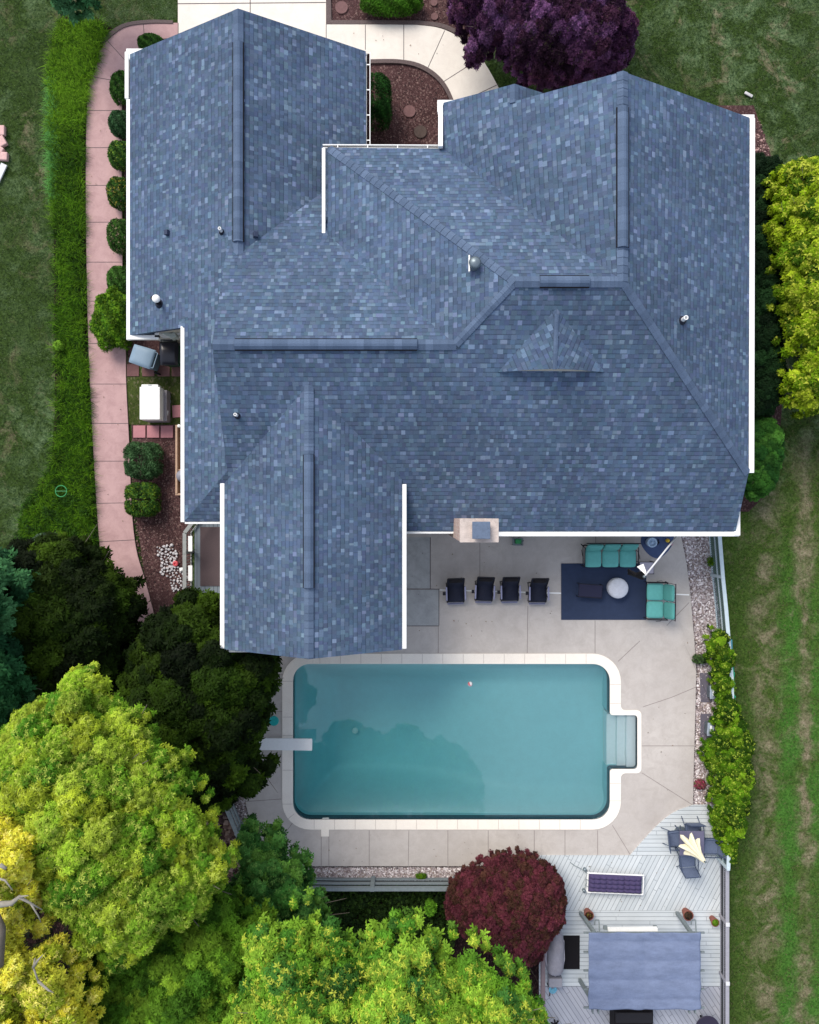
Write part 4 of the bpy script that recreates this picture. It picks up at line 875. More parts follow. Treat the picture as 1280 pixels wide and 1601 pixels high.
o = m.build('flag_cloth', plain('black_flag_cloth', srgb(16,14,20), .95), fl, smooth=True, normals=False); o.modifiers.new('t', 'SOLIDIFY').thickness = .012
m = MB(); m.add([P(1010,894,3.72), P(1005.5,881.5,3.55), P(995.5,886,3.55), P(1008,897.5,3.72)], [(0,1,2,3)]); o = m.build('white_panel', plain('white_cloth', (.85,.85,.83), .8, var=.03), fl, normals=False); o.modifiers.new('t', 'SOLIDIFY').thickness = .01
# green cart by the chimney
gc = thing('hose_cart', 'small crate cart with green bottles beside the brick chimney under the eave', 'cart', tuple(P(809, 847, .06)))
q = P(810, 847, .5); m = MB()
for s in (-1, 1): m.beam((q.x-.16, q.y+s*.12, .5), (q.x+.16, q.y+s*.12, .5), .02, .03); m.beam((q.x+s*.16, q.y-.12, .5), (q.x+s*.16, q.y+.12, .5), .02, .03)
for sx in (-1, 1):
    for sy in (-1, 1): m.beam((q.x+sx*.15, q.y+sy*.11, .06), (q.x+sx*.15, q.y+sy*.11, .5), .02, .02)
m.beam((q.x-.17, q.y, .3), (q.x+.17, q.y, .3), .24, .02); m.build('frame', M_GREYW, gc)
m = MB(); m.box((q.x+.01, q.y+.01, .40), (.2, .16, .16)); m.build('green_bottles', plain('green_plastic', srgb(40,140,80), .4, var=.4, scale=25), gc, bevel=.02); m = MB(); m.lathe((q.x+.2, q.y+.02, .06), [(.03, 0), (.035, .12), (.01, .16)], 12); m.build('knob', M_BLACK, gc)

# ---------------- pool things
db = thing('diving_board', 'white diving board jutting over the left edge of the pool', 'diving board', tuple(P(440, 1163, .06)))
m = MB(); a, b = P(404, 1163, .50), P(488, 1164, .52); m.beam(a, b, .40, .05); m.build('board', plain('white_board_surface', srgb(232,236,240), .7, var=.05, scale=20), db, bevel=.012)
m = MB()
for s in (-1, 1):
    m.tube([P(424, 1163+s*7, .06), P(424, 1163+s*7, .44)], .03, 8); m.tube([P(408, 1163+s*7, .06), P(408, 1163+s*7, .44)], .03, 8); m.tube([P(436, 1163+s*7, .06), P(424, 1163+s*7, .40)], .02, 8)
m.beam(P(424, 1154, .46), P(424, 1172, .46), .08, .05); m.build('stand', M_GALV, db)
m = MB(); q = P(428, 1127, .1); m.lathe((q.x, q.y, .062), [(.16, 0), (.17, .03), (.165, .06), (.14, .075), (.03, .07), (.02, .11)], 28); tag(m.build('round_float', plain('turquoise_plastic', srgb(40,170,170), .5, var=.08), smooth=False), 'round turquoise disc lying on the concrete above the diving board', 'pool float')
q = P(734, 1068, 0.0); bb = thing('beach_ball', 'tiny pink and white ball floating near the top of the pool', 'ball', (q.x, q.y, -.04)); m = MB()
bm = bmesh.new(); bmesh.ops.create_uvsphere(bm, u_segments=12, v_segments=8, radius=.085)
for nm, mt, cond in (('white_gores', M_WHITE, 0), ('pink_gores', plain('pink_vinyl', srgb(226,130,140), .4), 1)):
    m = MB(); m.v = [Vector(v.co)+Vector((0,0,.05)) for v in bm.verts]; m.f = [tuple(v.index for v in f.verts) for f in bm.faces if (int((math.atan2(f.calc_center_median().y, f.calc_center_median().x)+math.pi)/(math.pi/3)) % 2) == cond]; m.build(nm, mt, bb, smooth=True, local=True, normals=False)
bm.free(); bb.rotation_euler = (.7, .4, 0)
m = MB()
for i in range(3): m.lathe(P(547+18*i*0+random.uniform(-4,4), 1206-i*6, -.02), [(.0, 0), (.02, .01)], 5)
# ---------------- wooden deck furniture
lg = thing('chaise_bench', 'long bench with a tufted aubergine cushion and white side rails on the deck', 'bench', tuple(P(962, 1383, .1)))
lg_c = P(962, 1383, .4); th = R(-2.5); Rm = Matrix.Rotation(th, 3, 'Z'); G = lambda x, y, z: (lg_c.x+(Rm@Vector((x, y, 0))).x, lg_c.y+(Rm@Vector((x, y, 0))).y, z)
m = MB(); nx, ny = 66, 24; LL, WW = 1.80, .60; b0 = len(m.v)
for k in (0, 1):
    for j in range(ny+1):
        for i in range(nx+1):
            u, v = i/nx, j/ny; e = min(1, min(u, 1-u)*12, min(v, 1-v)*7)**.5; tf = abs(math.sin(u*math.pi*9))**.45*abs(math.sin(v*math.pi*4))**.45
            m.v.append(Vector(G((u-.5)*LL, (v-.5)*WW, (.34+.05*e+.085*tf*e) if k else .34)))
N = (nx+1)*(ny+1)
for j in range(ny):
    for i in range(nx): q = j*(nx+1)+i; m.f.append((N+q, N+q+1, N+q+nx+2, N+q+nx+1)); m.f.append((q, q+nx+1, q+nx+2, q+1))
for i in range(nx): m.f.append((i, i+1, N+i+1, N+i)); q = ny*(nx+1)+i; m.f.append((q+1, q, N+q, N+q+1))
for j in range(ny): q = j*(nx+1); m.f.append((q+nx+1, q, N+q, N+q+nx+1)); q += nx; m.f.append((q, q+nx+1, N+q+nx+1, N+q))
m.build('cushion', M_PURP, lg, smooth=True, normals=False)
m = MB()
for s in (-1, 1): m.beam(G(-.93, s*.325, .33), G(.97, s*.325, .33), .035, .05)
m.beam(G(.97, -.33, .30), G(.97, .33, .30), .035, .04); m.beam(G(-.92, -.33, .28), G(-.92, .33, .28), .05, .04); m.build('side_rails', M_WHITE, lg, bevel=.008)
for x in (-.88, .9):
    for s in (-1, 1): m = MB(); m.tube([G(x, s*.33, .1), G(x, s*.33, .32)], .02, 8); m.build('leg', M_DULLW, lg)
m = MB()
for s in (-1, 1): m.lathe(G(-1.0, s*.36, .1), [(.055, 0), (.055, .12), (.02, .14)], 12)
m.build('wheels', M_GALV, lg); m = MB(); m.tube([G(-.93, .28, .30), G(-1.15, .40, .2), G(-1.35, .46, .13), G(-1.5, .56, .11)], .012, 6); m.tube([G(-.93, .1, .38), G(-1.0, .12, .34), G(-.97, -.02, .33), G(-1.01, -.1, .33), G(-.93, -.12, .36)], .014, 6); m.build('cord', M_GREYW, lg)
# dining set
ctr = P(1081, 1318, .7); tb = thing('dining_table', 'square grey patio table hidden under the folded cream umbrella', 'table', (ctr.x, ctr.y, .1)); M_MESHC = plain('grey_blue_mesh', srgb(96,108,134), .7, var=.2, scale=25); M_FRC = plain('blue_grey_frame', srgb(62,74,98), .5)
m = MB(); m.box((0, 0, .61), (.82, .82, .025)); m.build('tabletop', plain('smoked_tabletop', srgb(100,98,122), .3, var=.1), tb, local=True, bevel=.01)
for sx in (-1, 1):
    for sy in (-1, 1): m = MB(); m.tube([(sx*.35, sy*.35, 0), (sx*.35, sy*.35, .6)], .018, 8); m.build('leg', M_FRC, tb, local=True)
def mesh_chair(label, q, rz):
    """faces -y (towards its table), back at +y"""
    t = thing('mesh_chair', label, 'chair', (q.x, q.y, .1), rz, 'mesh chairs round the umbrella table'); 
    m = MB(); m.add([(-.24,-.22,.34),(.24,-.22,.34),(.25,.24,.32),(-.25,.24,.32)], [(0,1,2,3)]); o = m.build('seat', M_MESHC, t, local=True, normals=False); o.modifiers.new('t', 'SOLIDIFY').thickness = .02
    m = MB(); m.add([(-.24,.25,.34),(.24,.25,.34),(.25,.31,.58),(.22,.35,.80),(-.22,.35,.80),(-.25,.31,.58)], [(0,1,2,5),(5,2,3,4)]); o = m.build('backrest', M_MESHC, t, local=True, normals=False); o.modifiers.new('t', 'SOLIDIFY').thickness = .015
    m = MB()
    for s in (-1, 1):
        m.tube([(s*.27,-.30,0),(s*.27,-.20,.34),(s*.26,.24,.33),(s*.25,.36,.82)], .016, 6); m.tube([(s*.27,.36,0),(s*.27,.16,.34)], .014, 6); m.tube([(s*.29,-.34,.56),(s*.29,.05,.57),(s*.27,.30,.54)], .018, 6); m.tube([(s*.29,-.28,.55),(s*.27,-.2,.34)], .012, 6)
    m.tube([(-.25,.36,.82),(.25,.36,.82)], .016, 6); m.tube([(-.25,-.23,.34),(.25,-.23,.34)], .014, 6); m.build('frame', M_FRC, t, local=True); return t
cs = [((1084,1300), 183, 'grey mesh deck chair above the umbrella table, nearest the pool patio'), ((1057,1312), 262, 'grey mesh deck chair to the left of the umbrella table'), ((1112,1324), 88, 'grey mesh deck chair squeezed between the umbrella table and the vine'), ((1075,1346), 3, 'grey mesh deck chair below the umbrella table, farthest from the pool')]
# local back (+y) points away from the table
rots = [0, 90+6, -92, 180+4]
f0 = mesh_chair(cs[0][2], P(0, 0, 0), 0)
for i, ((x, y), _, lab) in enumerate(cs):
    o = f0 if i == 0 else copy_tree(f0); q = P(x, y, .5); o.location = (q.x, q.y, .1); o.rotation_euler.z = R(rots[i]); o['label'] = lab
um = thing('patio_umbrella', 'folded cream patio umbrella standing in the deck table', 'umbrella', (ctr.x-.14, ctr.y+.05, .1)); ux, uy = ctr.x-.16, ctr.y+.08
m = MB(); m.tube([(ux, uy, .1), (ux+.02, uy, 2.2)], .022, 10); m.build('pole', M_DULLW, um); 
M_CREAM = plain('cream_canvas', srgb(240,234,208), .85, var=.05, scale=14)
m = MB(); n = 48; rings = [(0.03, 2.24), (.06, 2.1), (.10, 1.75), (.165, 1.45), (.24, 1.2), (.26, 1.12)]
for r_, z in rings:
    for k in range(n):
        t = 2*math.pi*k/n; f = 1+.42*math.cos(t*8)*min(1, r_*4)+.10*math.sin(t*3+1); lob = 1.0+.35*math.cos(t-2.3)
        m.v.append(Vector((ux+r_*f*lob*math.cos(t), uy+r_*f*lob*math.sin(t), z-.10*math.cos(t*8)*(r_ > .3))))
for i in range(len(rings)-1):
    for k in range(n): k2 = (k+1) % n; m.f.append((i*n+k, i*n+k2, (i+1)*n+k2, (i+1)*n+k))
o = m.build('canopy', M_CREAM, um, normals=False, smooth=False); o.modifiers.new('t', 'SOLIDIFY').thickness = .008
m = MB(); m.lathe((ux+.02, uy, 2.2), [(.03, 0), (.035, .05), (.01, .08)], 10); m.build('finial', M_GALV, um)
m = MB(); m.lathe((ux, uy, .1), [(.24, 0), (.24, .05), (.06, .09), (.04, .3)], 20); m.build('base', M_GALV, um)
# planters
def pot(label, px, r, cols, h=.28, z=.1):
    q = P(px[0], px[1], .35); t = thing('potted_plant', label, 'potted plant', (q.x, q.y, z)); m = MB(); m.lathe((0, 0, 0), [(r*.7, 0), (r, h), (r*1.08, h), (r*1.08, h+.03), (r*.92, h+.03), (r*.9, h-.03)], 22); m.build('pot', M_TERRA, t, local=True)
    n = 260; d = rng.normal(size=(n, 3)); d /= np.linalg.norm(d, axis=1, keepdims=True); d[:, 2] = abs(d[:, 2]); cen = d*np.array([r*.85, r*.85, r*.9])*rng.uniform(.3, 1, (n, 1))+np.array([q.x, q.y, z+h]); pc = np.array(cols)[rng.integers(0, len(cols), n)]
    V, Q, Cc = leaves(cen, d+[0, 0, .6], np.full(n, .035), pc); quads_mesh('foliage', V, Q, Cc, M_LEAF, t)
pot('terracotta pot of sparse dark red plants by the left canopy post', (920, 1430), .155, [srgb(90,40,40), srgb(60,46,30), srgb(120,110,50), srgb(50,30,30)])
pot('terracotta pot of dark stems by the right canopy post', (1075, 1430), .165, [srgb(70,60,50), srgb(90,66,50), srgb(50,44,40)])
pot('small pot of bright green leaves beside the deck fence', (1117, 1441), .13, [srgb(80,120,20), srgb(110,150,40)])
# shade canopy
gz_ = thing('shade_canopy', 'grey-blue fabric shade canopy on weathered timber posts at the bottom of the deck', 'canopy', tuple(P(1000, 1500, .1)))
CZ = 1.85; a, b = P(919.5, 1457, CZ), P(1094.5, 1577, CZ); k_ = NT('blue_grey_shade_fabric'); o_ = k_.obj(); f1 = k_.noise(k_.mapv(o_, (30, 110, 1)), 1.0, 4, .8); f2 = k_.noise(k_.mapv(o_, (1.2, 3.2, 1)), 1.6, 7, .75)
g_ = k_.ramp(k_.math('ADD', k_.math('MULTIPLY', f1, .6), k_.math('MULTIPLY', f2, .5)), .38, .72, .68, 1.30); k_.col(k_.mix(1.0, srgb(112,124,152), k_.comb(g_, g_, g_), 'MULTIPLY')); k_.bump(f1, .4, .01); M_SHADE = k_.fin(.95, 0, .1)
m = MB(); nx, ny = 60, 60
for j in range(ny+1):
    for i in range(nx+1):
        u, v = i/nx, j/ny; z = CZ+.05*abs(math.cos(v*math.pi*4))**.6-.02+.012*math.sin(u*17+v*5)+.008*math.sin(u*41-v*23)-.015*math.exp(-((u-.5)/.02)**2)
        m.v.append(Vector((a.x+(b.x-a.x)*u+.012*math.sin(v*21), a.y+(b.y-a.y)*v+.01*math.sin(u*26), z)))
m.f = [(j*(nx+1)+i, j*(nx+1)+i+1, (j+1)*(nx+1)+i+1, (j+1)*(nx+1)+i) for j in range(ny) for i in range(nx)]
o = m.build('canopy_fabric', M_SHADE, gz_, smooth=True, normals=False); o.modifiers.new('t', 'SOLIDIFY').thickness = .012
m = MB()
for px in (926, 935, 1077, 1086): m = MB(); m.beam(P(px, 1457, CZ-.24), P(px, 1583, CZ-.24), .045, .12); m.build('side_beam', M_GREYW, gz_)
for py in (1458, 1488, 1517, 1546, 1575): m = MB(); m.beam(P(912, py, CZ-.13), P(1101, py, CZ-.13), .05, .05); m.build('cross_bar', M_GREYW, gz_)
for (px, py) in ((932, 1462), (1083, 1462), (932, 1575), (1083, 1575)):
    bx, by = {(932, 1462): (907, 1427), (1083, 1462): (1058, 1427), (932, 1575): (906, 1532), (1083, 1575): (1052, 1532)}[(px, py)]
    m = MB(); m.beam(P(bx, by, .1), P(px, py, CZ-.15), .11, .11, up=(1, 0, 0)); m.build('post', M_GREYW, gz_, bevel=.01)
    if py < 1500: m = MB(); m.tube([P(px-3, py-16, 1.1), P(px-2, py-24, 1.1), P(px+4, py-24, 1.1), P(px+5, py-4, 1.5)], .022, 6); m.build('hook', M_GREYW, gz_)
m = MB(); q, q3 = P(950, 1453, 1.55), P(1027, 1452, 1.55); m.beam(q, q3, .10, .12); tag(m.build('valance_board', M_WHITE, gz_))
m = MB()
for p_ in (946, 1024): m.box(P(p_, 1450, 1.4), (.12, .10, .1))
m.build('bracket', M_GREYW, gz_)
# more deck things
m = MB(); a, b = P(880.5, 1515, .11), P(906, 1462.5, .11); m.box(((a.x+b.x)/2, (a.y+b.y)/2, .108), (b.x-a.x, b.y-a.y, .012)); tag(m.build('door_mat', M_DARK), 'black rectangular mat lying on the deck left of the canopy', 'mat')
M_COV = plain('dusty_grey_cover', srgb(150,148,158), .85, var=.2, scale=5, bump=.4)
m = MB(); secs = [(1447, 866, 5, .45), (1456, 869, 10, .62), (1472, 870, 12.5, .72), (1482, 869, 13.5, .74), (1490, 869, 13, .66), (1505, 869, 14, .64), (1520, 868, 13.5, .60), (1525, 868, 11, .45)]; n = 16; 
for (py, px, hw, hh_) in secs:
    for k in range(n):
        t = math.pi*k/(n-1); q = P(px, py, .5); m.v.append(Vector((q.x+hw*.0216*math.cos(t)*(1+.04*math.sin(py+k)), q.y, .1+hh_*(abs(math.sin(t))**.45)*(1+.03*math.sin(k*2.1+py)))))
for i in range(len(secs)-1):
    for k in range(n-1): m.f.append((i*n+k, i*n+k+1, (i+1)*n+k+1, (i+1)*n+k))
m.f.append(tuple(range(n))); m.f.append(tuple(range((len(secs)-1)*n, len(secs)*n)))
cg = thing('covered_lounger', 'long shape under a dusty grey plastic cover at the left edge of the deck', 'covered furniture', tuple(P(869, 1490, .1))); m.build('cover', M_COV, cg, smooth=True, subsurf=1)
m = MB(); m.tube([P(855,1475,.5), P(853,1500,.45), P(857,1518,.4), P(866,1524,.38), P(878,1521,.42), P(882,1500,.5), P(881,1470,.5)], .018, 6); m.tube([P(866,1524,.4), P(873,1532,.2), P(877,1537,.13)], .02, 6); m.build('hem_cord', plain('pale_hem', srgb(196,192,204), .8), cg, smooth=True)
m = MB(); m.box(P(867, 1532, .3), (.45, .30, .35)); m.build('base_box', M_FG, cg, bevel=.02)
hc = thing('coiled_hose', 'pale blue hose coiled on the deck below the grey cover', 'hose', tuple(P(864, 1546, .1))); m = MB(); pts = []
for i in range(90): t = i/90*2*math.pi*4; r_ = .13-.05*(i/90); q = P(864, 1548-6*(i/90), .13+.18*(i/90)); pts.append((q.x+r_*math.cos(t), q.y+r_*math.sin(t), q.z))
m.tube(pts, .018, 6); m.build('coil', plain('pale_blue_hose', srgb(120,190,216), .5), hc, smooth=True); m = MB(); m.tube([P(855,1537,.14), P(860,1546,.12), P(859,1557,.12)], .02, 6); m.build('nozzle', M_BLACK, hc)
m = MB(); m.lathe(P(848, 1544, .1), [(.05, 0), (.055, .1), (.03, .13)], 14); tag(m.build('white_jar', M_DULLW, smooth=True), 'small white jar at the foot of the timber rail post on the deck', 'jar')
gr = thing('covered_grill', 'black covered grill half hidden under the lower edge of the canopy', 'grill', tuple(P(990, 1600, .1)))
m = MB(); a, b = P(960, 1625, .75), P(1021, 1567, .75); m.box(((a.x+b.x)/2, (a.y+b.y)/2, .45), (b.x-a.x, b.y-a.y, .66)); m.build('body', M_DARK, gr, bevel=.05); m = MB(); m.beam(P(962, 1590, .82), P(1019, 1590, .82), .35, .10); m.build('lid', plain('black_cover', srgb(28,26,32), .6), gr, bevel=.04)
rt = thing('round_table', 'dark round table cut off by the bottom right of the deck', 'table', tuple(P(1106, 1608, .1))); q = P(1106, 1607, .7); m = MB(); m.lathe((q.x, q.y, .66), [(.38, 0), (.40, .02), (.38, .04), (.01, .045)], 36); m.build('tabletop', plain('dark_plum_top', srgb(44,38,58), .5), rt); m = MB(); m.tube([(q.x, q.y, .1), (q.x, q.y, .66)], .04, 10); m.build('pedestal', M_BLACK, rt)
m = MB(); 
for i in range(7): t = i*.9; m.beam(P(868, 1602, .15), P(868+7*math.cos(t), 1602-8*abs(math.sin(t)), .35), .05, .03)
tag(m.build('dark_planter', M_DARK), 'dark spiky bundle at the bottom edge of the deck', 'planter')
# ---------------- east gravel things
for i, (x, y, lab) in enumerate(((1114, 1082, 'galvanised lidded box on a slate pad beside the vine, the one nearer the house'), (1110, 1140, 'galvanised lidded box on a slate pad beside the vine, the one nearer the deck'))):
    q = P(x, y, .3); t = thing('metal_box', lab, 'box', (q.x, q.y, .0), R(-4*i), 'metal boxes beside the vine'); m = MB(); m.box((0, 0, .17), (.20, .42, .30)); m.build('body', M_GALV, t, local=True, bevel=.02); m = MB(); m.box((0, 0, .335), (.22, .45, .03)); m.build('lid', plain('pale_metal_lid', srgb(176,190,210), .4, .3, var=.25), t, local=True, bevel=.01); m = MB(); m.box((.0, .02, .36), (.06, .24, .02)); m.build('handle', M_WHITE, t, local=True, bevel=.008)
sheet('slate_pad', [(1094,1052),(1112,1052),(1112,1098),(1095,1098)], .03, M_SLATE, kind=None); tag(bpy.data.objects['slate_pad'], 'dark slate pad in the gravel below the upper metal box', 'paver', 'slate pads in the gravel')
o = sheet('slate_pad', [(1095,1116),(1112,1116),(1112,1156),(1095,1156)], .03, M_SLATE, kind=None); tag(o, 'dark slate pad in the gravel below the lower metal box', 'paver', 'slate pads in the gravel')
hs = thing('garden_hose', 'tangled blue and green garden hose hung over the east fence', 'hose', tuple(P(1146, 1040, .0)))
for nm, mt, off, ph in (('blue_hose', plain('light_blue_hose', srgb(84,166,200), .5), 0, 0), ('green_hose', plain('teal_green_hose', srgb(40,180,140), .5), 1, 2)):
    m = MB(); pts = []
    for i in range(70):
        t = i/69; px = 1143.5+3*math.sin(t*30+ph)*t+2*t+off*2; py = (1000+95*t+6*math.sin(t*19+ph)) if not off else (1035+60*t+7*math.sin(t*23+ph)); pts.append(P(px, py, .82-.35*abs(math.sin(t*11+ph))*t))
    m.tube(pts, .016, 6); m.build(nm, mt, hs, smooth=True)
# ---------------- west side things
def bin_(name, label, px, rz, w_, d_, h, body, lidm, lidh=.06):
    q = P(px[0], px[1], h); t = thing(name, label, 'bin', (q.x, q.y, .0), rz, 'wheeled bins by the west wall'); m = MB(); b0 = [(-w_*.40,-d_*.38),(w_*.40,-d_*.38),(w_*.40,d_*.38),(-w_*.40,d_*.38)]; t0 = [(-w_/2,-d_/2),(w_/2,-d_/2),(w_/2,d_/2),(-w_/2,d_/2)]
    m.add([(x, y, .06) for x, y in b0]+[(x, y, h-.08) for x, y in t0], [(3,2,1,0),(0,1,5,4),(1,2,6,5),(2,3,7,6),(3,0,4,7),(4,5,6,7)]); m.build('body', body, t, local=True, bevel=.03)
    m = MB(); n = 12
    prof = [(-.53, 0), (-.52, .035), (-.3, lidh), (.1, lidh+.03), (.40, lidh+.01), (.50, .03), (.50, 0)]
    for (yy, zz) in prof:
        tap = 1.0-.10*max(0, -yy*1.2)
        for i in range(n+1): u = i/n*2-1; m.v.append(Vector((u*w_*.53*tap, yy*d_, h-.07+zz*(1-abs(u)**8))))
    for j in range(len(prof)-1):
        for i in range(n): q_ = j*(n+1)+i; m.f.append((q_, q_+1, q_+n+2, q_+n+1))
    m.build('lid', lidm, t, local=True, smooth=True); 
    m = MB(); m.tube([(-w_*.42, d_*.5, h-.06), (-w_*.42, d_*.60, h-.05), (w_*.42, d_*.60, h-.05), (w_*.42, d_*.5, h-.06)], .018, 6); m.build('handle', lidm, t, local=True)
    for s in (-1, 1): m = MB(); m.tube([(s*w_*.48, d_*.42, .12), (s*w_*.56, d_*.42, .12)], .12, 16); m.build('wheel', M_DARK, t, local=True)
    return t
bin_('wheeled_bin', 'grey-blue wheeled bin turned askew beside the rose walkway', (222, 557), R(-108), .62, .74, 1.05, plain('grey_blue_plastic', srgb(98,120,138), .5), plain('grey_blue_lid', srgb(120,142,162), .5, var=.08, scale=5))
bin_('wheeled_bin', 'black wheeled bin with a green rim against the west wall', (263, 552), R(0), .60, .74, 1.05, plain('dark_green_plastic', srgb(30,70,52), .5), plain('black_lid', srgb(24,24,36), .3, spec=.5), .10)
ub = thing('utility_cabinet', 'white box-shaped outdoor unit on a grey base between the bins and square pavers', 'utility box', tuple(P(235, 630, 0)))
m = MB(); a, b = P(218.5, 656, .8), P(250, 605, .8); cx_, cy_ = (a.x+b.x)/2, (a.y+b.y)/2; m.box((cx_, cy_, .62), (b.x-a.x, b.y-a.y, .40)); m.build('cabinet', plain('bright_white_enamel', (.9,.9,.9), .35, var=.01), ub, bevel=.015)
m = MB(); m.box((cx_-.01, cy_+.55, .62), (.56, .16, .34)); lp = m.build('lip', M_WHITE, ub, bevel=.02); m = MB(); m.box((cx_, cy_+.60, .795), (.12, .025, .01)); m.build('latch', M_GALV, lp)
m = MB(); m.box((cx_+.08, cy_-.03, .25), (.74, 1.05, .40)); m.build('base', plain('grey_base_panel', srgb(136,132,140), .7), ub, bevel=.01); m = MB(); q = P(258, 652, .3); m.tube([(cx_+.3, cy_-.43, .35), (q.x+.1, q.y+.05, .35), (q.x+.12, q.y+.2, .38)], .02, 8); m.build('pipe', M_DULLW, ub, smooth=True)
m = MB(); m.lathe(P(263, 620, .02), [(.09, 0), (.09, .06), (.03, .08)], 14); m.lathe(P(264, 628, .02), [(.08, 0), (.08, .05), (.03, .07)], 14); tag(m.build('valve_cover', M_GALV), 'pair of small round grey covers in the moss beside the white unit', 'valve cover')
pv = [((218, 675), 'left'), ((239.5, 675), 'middle'), ((261, 675), 'right')]; pbase = None
for (x, y), w_ in pv:
    if pbase is None: m = MB(); m.box((0, 0, 0), (.42, .42, .05)); pbase = o = m.build('square_paver', M_PAVER, bevel=.01)
    else: o = pbase.copy(); C.objects.link(o)
    q = P(x, y, .02); o.location = (q.x, q.y, .02); tag(o, {'left': 'square rose paver nearest the walkway in the row of three', 'middle': 'square rose paver in the middle of the row of three', 'right': 'square rose paver nearest the timber bed frame in the row of three'}[w_], 'paver', 'square pavers by the white unit')
o = pbase.copy(); C.objects.link(o); q = P(279, 643, .02); o.location = (q.x, q.y, .02); o.rotation_euler.z = R(4); tag(o, 'single square rose paver lying in moss beside the west gutter', 'paver', 'square pavers by the white unit')
for i, x in enumerate((208, 232, 256, 278)):
    o = pbase.copy(); C.objects.link(o); q = P(x, 579, .01); o.location = (q.x, q.y, .012); o.data = o.data.copy() if i == 0 else dark_; dark_ = o.data
    if i == 0: o.data.materials[0] = M_DPAVER
    o.name = 'square_paver'; tag(o, ('dull brown-red paver under the grey-blue bin, touching the rose walkway', 'dull brown-red paver under the handle of the grey-blue bin', 'dull brown-red paver under the black bin', 'dull brown-red paver against the west wall')[i], 'paver', 'brown-red pavers under the bins')
tf = thing('raised_bed_frame', 'narrow tan timber frame along the west wall below the bins', 'planter', tuple(P(282, 720, 0))); m = MB()
for px in (278, 296): m.beam(P(px, 668, .2), P(px, 772, .2), .07, .35)
m.beam(P(276, 667, .22), P(296, 667, .22), .08, .30); m.beam(P(276, 773, .2), P(296, 773, .2), .07, .30); m.beam(P(278, 735, .2), P(296, 735, .2), .05, .25); m.build('boards', M_TANW, tf, bevel=.01); m = MB(); m.lathe(P(280, 666, .38), [(.05, 0), (.055, .03), (.02, .05)], 12); m.build('post_cap', M_WHITE, tf)
m = MB(); q = P(284.5, 744, .3); m.lathe((q.x, q.y, .05), [(.03, 0), (.17, .06), (.22, .2), (.17, .36), (.03, .42)], 24); tag(m.build('grey_urn', plain('grey_glaze', srgb(136,136,148), .5), smooth=True), 'round grey ball planter on the tan timber frame', 'urn')
sh = thing('wall_shelf', 'cream utility boxes on the wall behind the black bin', 'meter box', tuple(P(268, 522, 0))); m = MB(); m.box(P(268, 523, 1.7), (.70, .12, .5)); m.build('panel', M_DULLW, sh, bevel=.01); m = MB(); m.box(P(272, 526, 1.9), (.2, .16, .3), rz=.4); m.box(P(262, 522, 1.95), (.25, .14, .06), rz=-.4); m.build('meter', plain('pale_grey_green', srgb(176,186,184), .5), sh, bevel=.02)
# stones: white heap in the mulch, flat stepping discs
def stone_mesh(seed):
    bm = bmesh.new(); bmesh.ops.create_icosphere(bm, subdivisions=2, radius=1); rs = random.Random(seed)
    a = Vector((rs.uniform(-1,1), rs.uniform(-1,1), rs.uniform(-1,1)))
    for v in bm.verts: v.co *= 1+.18*math.sin(v.co.dot(a)*5+seed); v.co.z *= .6; v.co.x *= 1.25
    me = bpy.data.meshes.new('stone'); bm.to_mesh(me); bm.free(); me.materials.append(M_STONE); return me
sms = [stone_mesh(i) for i in range(5)]
heap = [tuple(p[:2]) for p in PP([(246,855),(270,852),(278,868),(272,880),(282,890),(293,900),(291,920),(270,926),(266,905),(250,895),(254,878),(245,868)], .03)]
dd = dart(heap, .085, 3000)
for i, (x, y) in enumerate(dd[:110]):
    o = bpy.data.objects.new('white_stone', sms[i % 5]); C.objects.link(o); s = random.uniform(.022, .050); o.location = (x, y, .03+s*.3); o.scale = (s, s, s); o.rotation_euler = (random.uniform(-.4,.4), random.uniform(-.4,.4), random.uniform(0,6)); tag(o, 'fist-sized pale stone in the loose heap on the mulch beside the side deck', 'stone', 'pale stones heaped on the mulch')
m = MB(); m.lathe(P(275, 881, .03), [(.08, 0), (.10, .05), (.08, .10), (.05, .11), (.04, .06)], 16); tag(m.build('red_pot', plain('red_plastic', srgb(214,92,100), .5), smooth=False), 'small red pot lying among the pale stones', 'pot')
m = MB(); m.box(P(285.5, 890, .08), (.20, .12, .10), rz=.1); m.box(P(285.5, 890, .14), (.16, .08, .02), rz=.1); tag(m.build('white_block', M_WHITE, bevel=.02), 'small white block lying beside the pale stones', 'block')
for (x, y, r_, lab) in ((534, 13, .22, 'round brown stepping stone at the left end of the upper bed'), (678, 5, .13, 'round pinkish stepping stone at the top edge near the purple tree'), (679, 27, .13, 'round pinkish stepping stone just above the front walkway'), (640, 175, .21, 'round reddish stepping stone in the middle of the courtyard bed'), (657, 207, .22, 'round dark stepping stone by the gutter corner in the courtyard bed')):
    m = MB(); m.lathe(P(x, y, .0), [(r_, 0), (r_, .04), (r_*.94, .05), (r_*.8, .045), (.02, .045)], 30); tag(m.build('stepping_stone', plain('stepping_'+str(x), srgb(112,84,84) if x != 657 else srgb(78,66,62), .9, var=.25, scale=9)), lab, 'stepping stone', 'round stepping stones')
m = MB(); 
for i, (x, y) in enumerate(((2, 205), (3, 222), (-2, 235), (5, 245))): m.box(P(x, y, .06), (.28, .34, .16), rz=i*.5)
tag(m.build('brick_edging', plain('pale_pink_block', srgb(206,168,166), .9, var=.15), bevel=.03), 'pale pink edging blocks at the left border beside the lawn', 'edging')
m = MB(); m.beam(P(-6, 285, .05), P(7, 257, .05), .22, .06); tag(m.build('white_splash_block', M_DULLW, bevel=.01), 'pale pointed board lying in the grass at the left border', 'board')
